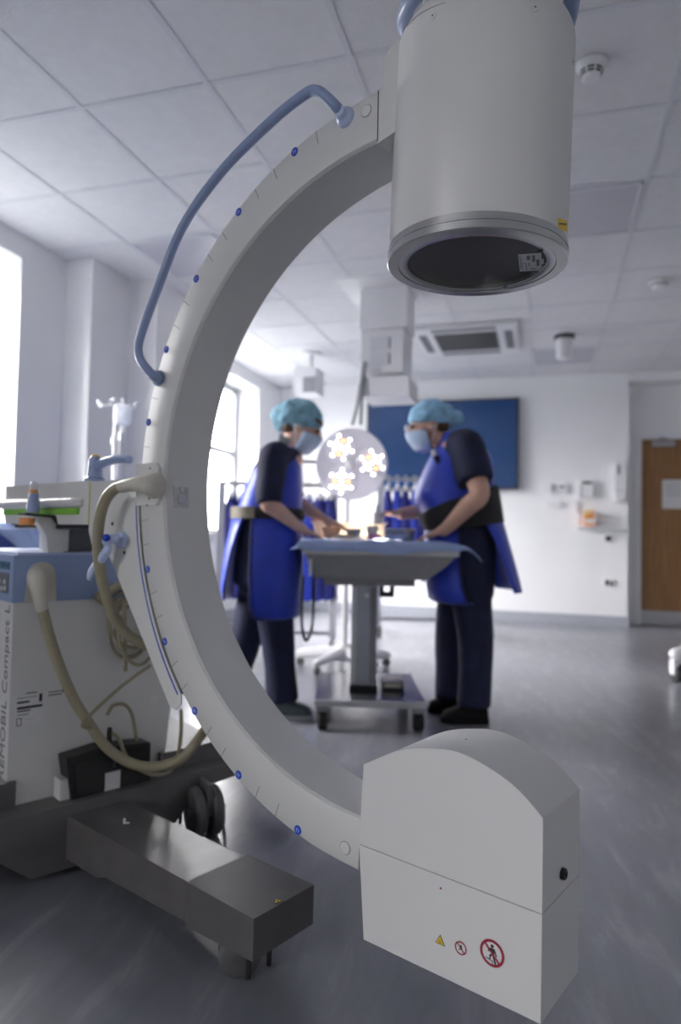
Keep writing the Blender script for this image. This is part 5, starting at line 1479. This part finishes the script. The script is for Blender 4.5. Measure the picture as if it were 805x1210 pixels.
for (xf, xb, y, ry, a0, a1) in ((502, 590, 622, .206, -256, -104), (502, 593, 645, .214, -258, -102), (503, 597, 675, .222, -256, -104), (505, 600, 697, .225, -258, -102), (507, 600, 708, .224, -262, -98), (512, 600, 711, .210, -266, -94)):
    sk.append((aR((xf + xb) / 2, y), (aR(xb, y).x - aR(xf, y).x) / 2, ry, a0, a1))
panelsheet(M, sk, 0, 0, 30)
fr2 = M.build('apron_front', M_apron, pR, 60); fr2.modifiers.new('thickness', 'SOLIDIFY').thickness = .010
for s in (0, 1):
    M = MB()
    pts = []
    for (c, rx, ry, a0, a1) in sk:
        a = R(a0 if s == 0 else a1); ca, sa = math.cos(a), math.sin(a)
        pts.append(V(c) + V((math.copysign(abs(ca) ** .8, ca) * rx, math.copysign(abs(sa) ** .8, sa) * ry, 0)))
    M.tube(pts, .006, 8, 3); M.build('piping', M_piping, fr2)

M = MB(); sk = []
for (xf, xb, y, ry, a0, a1) in ((512, 592, 616, .208, -78, 78), (515, 599, 640, .218, -68, 68), (517, 606, 665, .226, -62, 62), (519, 612, 688, .232, -57, 57), (520, 614, 697, .234, -54, 54)):
    sk.append((aR((xf + xb) / 2, y), (aR(xb, y).x - aR(xf, y).x) / 2, ry, a0, a1))
panelsheet(M, sk, 0, 0, 24)
o = M.build('apron_back', M_apron, pR, 60); o.modifiers.new('thickness', 'SOLIDIFY').thickness = .010
# wide black elastic belt, sloping down to the front
M = MB().use(M_belt); rows = []
for (yt, g_) in ((0, .002), (.06, .012), (.5, .014), (.94, .012), (1, .002)):
    row = []
    for i in range(44):
        a = 2 * PI * i / 44; ca, sa = math.cos(a), math.sin(a)
        f = .5 - .5 * ca                                     # 0 at the back, 1 at the front
        y = (572 + 36 * f) * (1 - yt) + (618 + 12 * f) * yt
        xb = 584 + (y - 575) * .16; xf = 490 + max(0, y - 595) * .45
        row.append(aR((xf + xb) / 2, y) + V((math.copysign(abs(ca) ** .8, ca) * ((aR(xb, y).x - aR(xf, y).x) / 2 + g_), math.copysign(abs(sa) ** .8, sa) * (.206 + g_), 0)))
    rows.append(row)
M.rings(rows, cap=False); o = M.build('belt', None, pR, label='wide black elastic belt'); o.modifiers.new('thickness', 'SOLIDIFY').thickness = .004
cap(HR, pR, M_cap2, [(-.135, .015, (.055, .06, .045)), (-.10, .05, (.05, .06, .05))], 1, .26); mask(HR, pR)
M = MB(); M.ell(HR(-.058, 0, -.01), (.052, .070, .05), HR); M.build('hair', M_hair, pR)
M = MB(); 
for s in (-1, 1):
    M.loop([HR(.112 + .002 * math.cos(t), s * .034 + .024 * math.cos(t * 1.0472), .008 + .019 * math.sin(t * 1.0472)) for t in range(6)], .0022, 6, 4)
    M.tube([HR(.108, s * .058, .012), HR(.05, s * .076, .014), HR(-.02, s * .078, .012)], .002, 6, 3)
M.tube([HR(.114, -.011, .010), HR(.116, 0, .012), HR(.114, .011, .010)], .002, 6, 3); M.build('spectacles', M_steel, pR, label='thin-framed spectacles')
M = MB().use(M_black); M.box(FR(aR(516, 541, -.14), V((.4, -.2, -.9)).normalized(), V((-.8, -.5, -.2)).normalized(), V((-.4, .8, -.3)).normalized()), (-.03, .03), (-.012, .012), (-.004, .008), .003)
M.use(M_label); M.box(FR(aR(513, 535, -.14), V((.4, -.2, -.9)).normalized(), V((-.8, -.5, -.2)).normalized(), V((-.4, .8, -.3)).normalized()), (-.016, .016), (-.012, .012), (-.004, .009), .003); M.build('strap_clip', None, pR)
for s in 'nf': soles('shoe', gR, s, -1, M_shoeb, M_shoeb, pR)
# syringe-like white bottle held in the right person's far hand
hp = gR('ha_f'); f = FR(hp + V((-.045, -.035, -.060)), V((1, 0, 0)), V((0, 1, 0)), Z)
M = MB(); M.lathe([(0, 0), (.022, 0), (.023, .004), (.022, .055), (.010, .066), (.009, .085), (.012, .086), (.012, .10), (0, .101)], f, 24)
tag(origin_to(M.build('white_bottle', M_plast), f.o), 'small white bottle held in the hand of the right person', 'bottle')
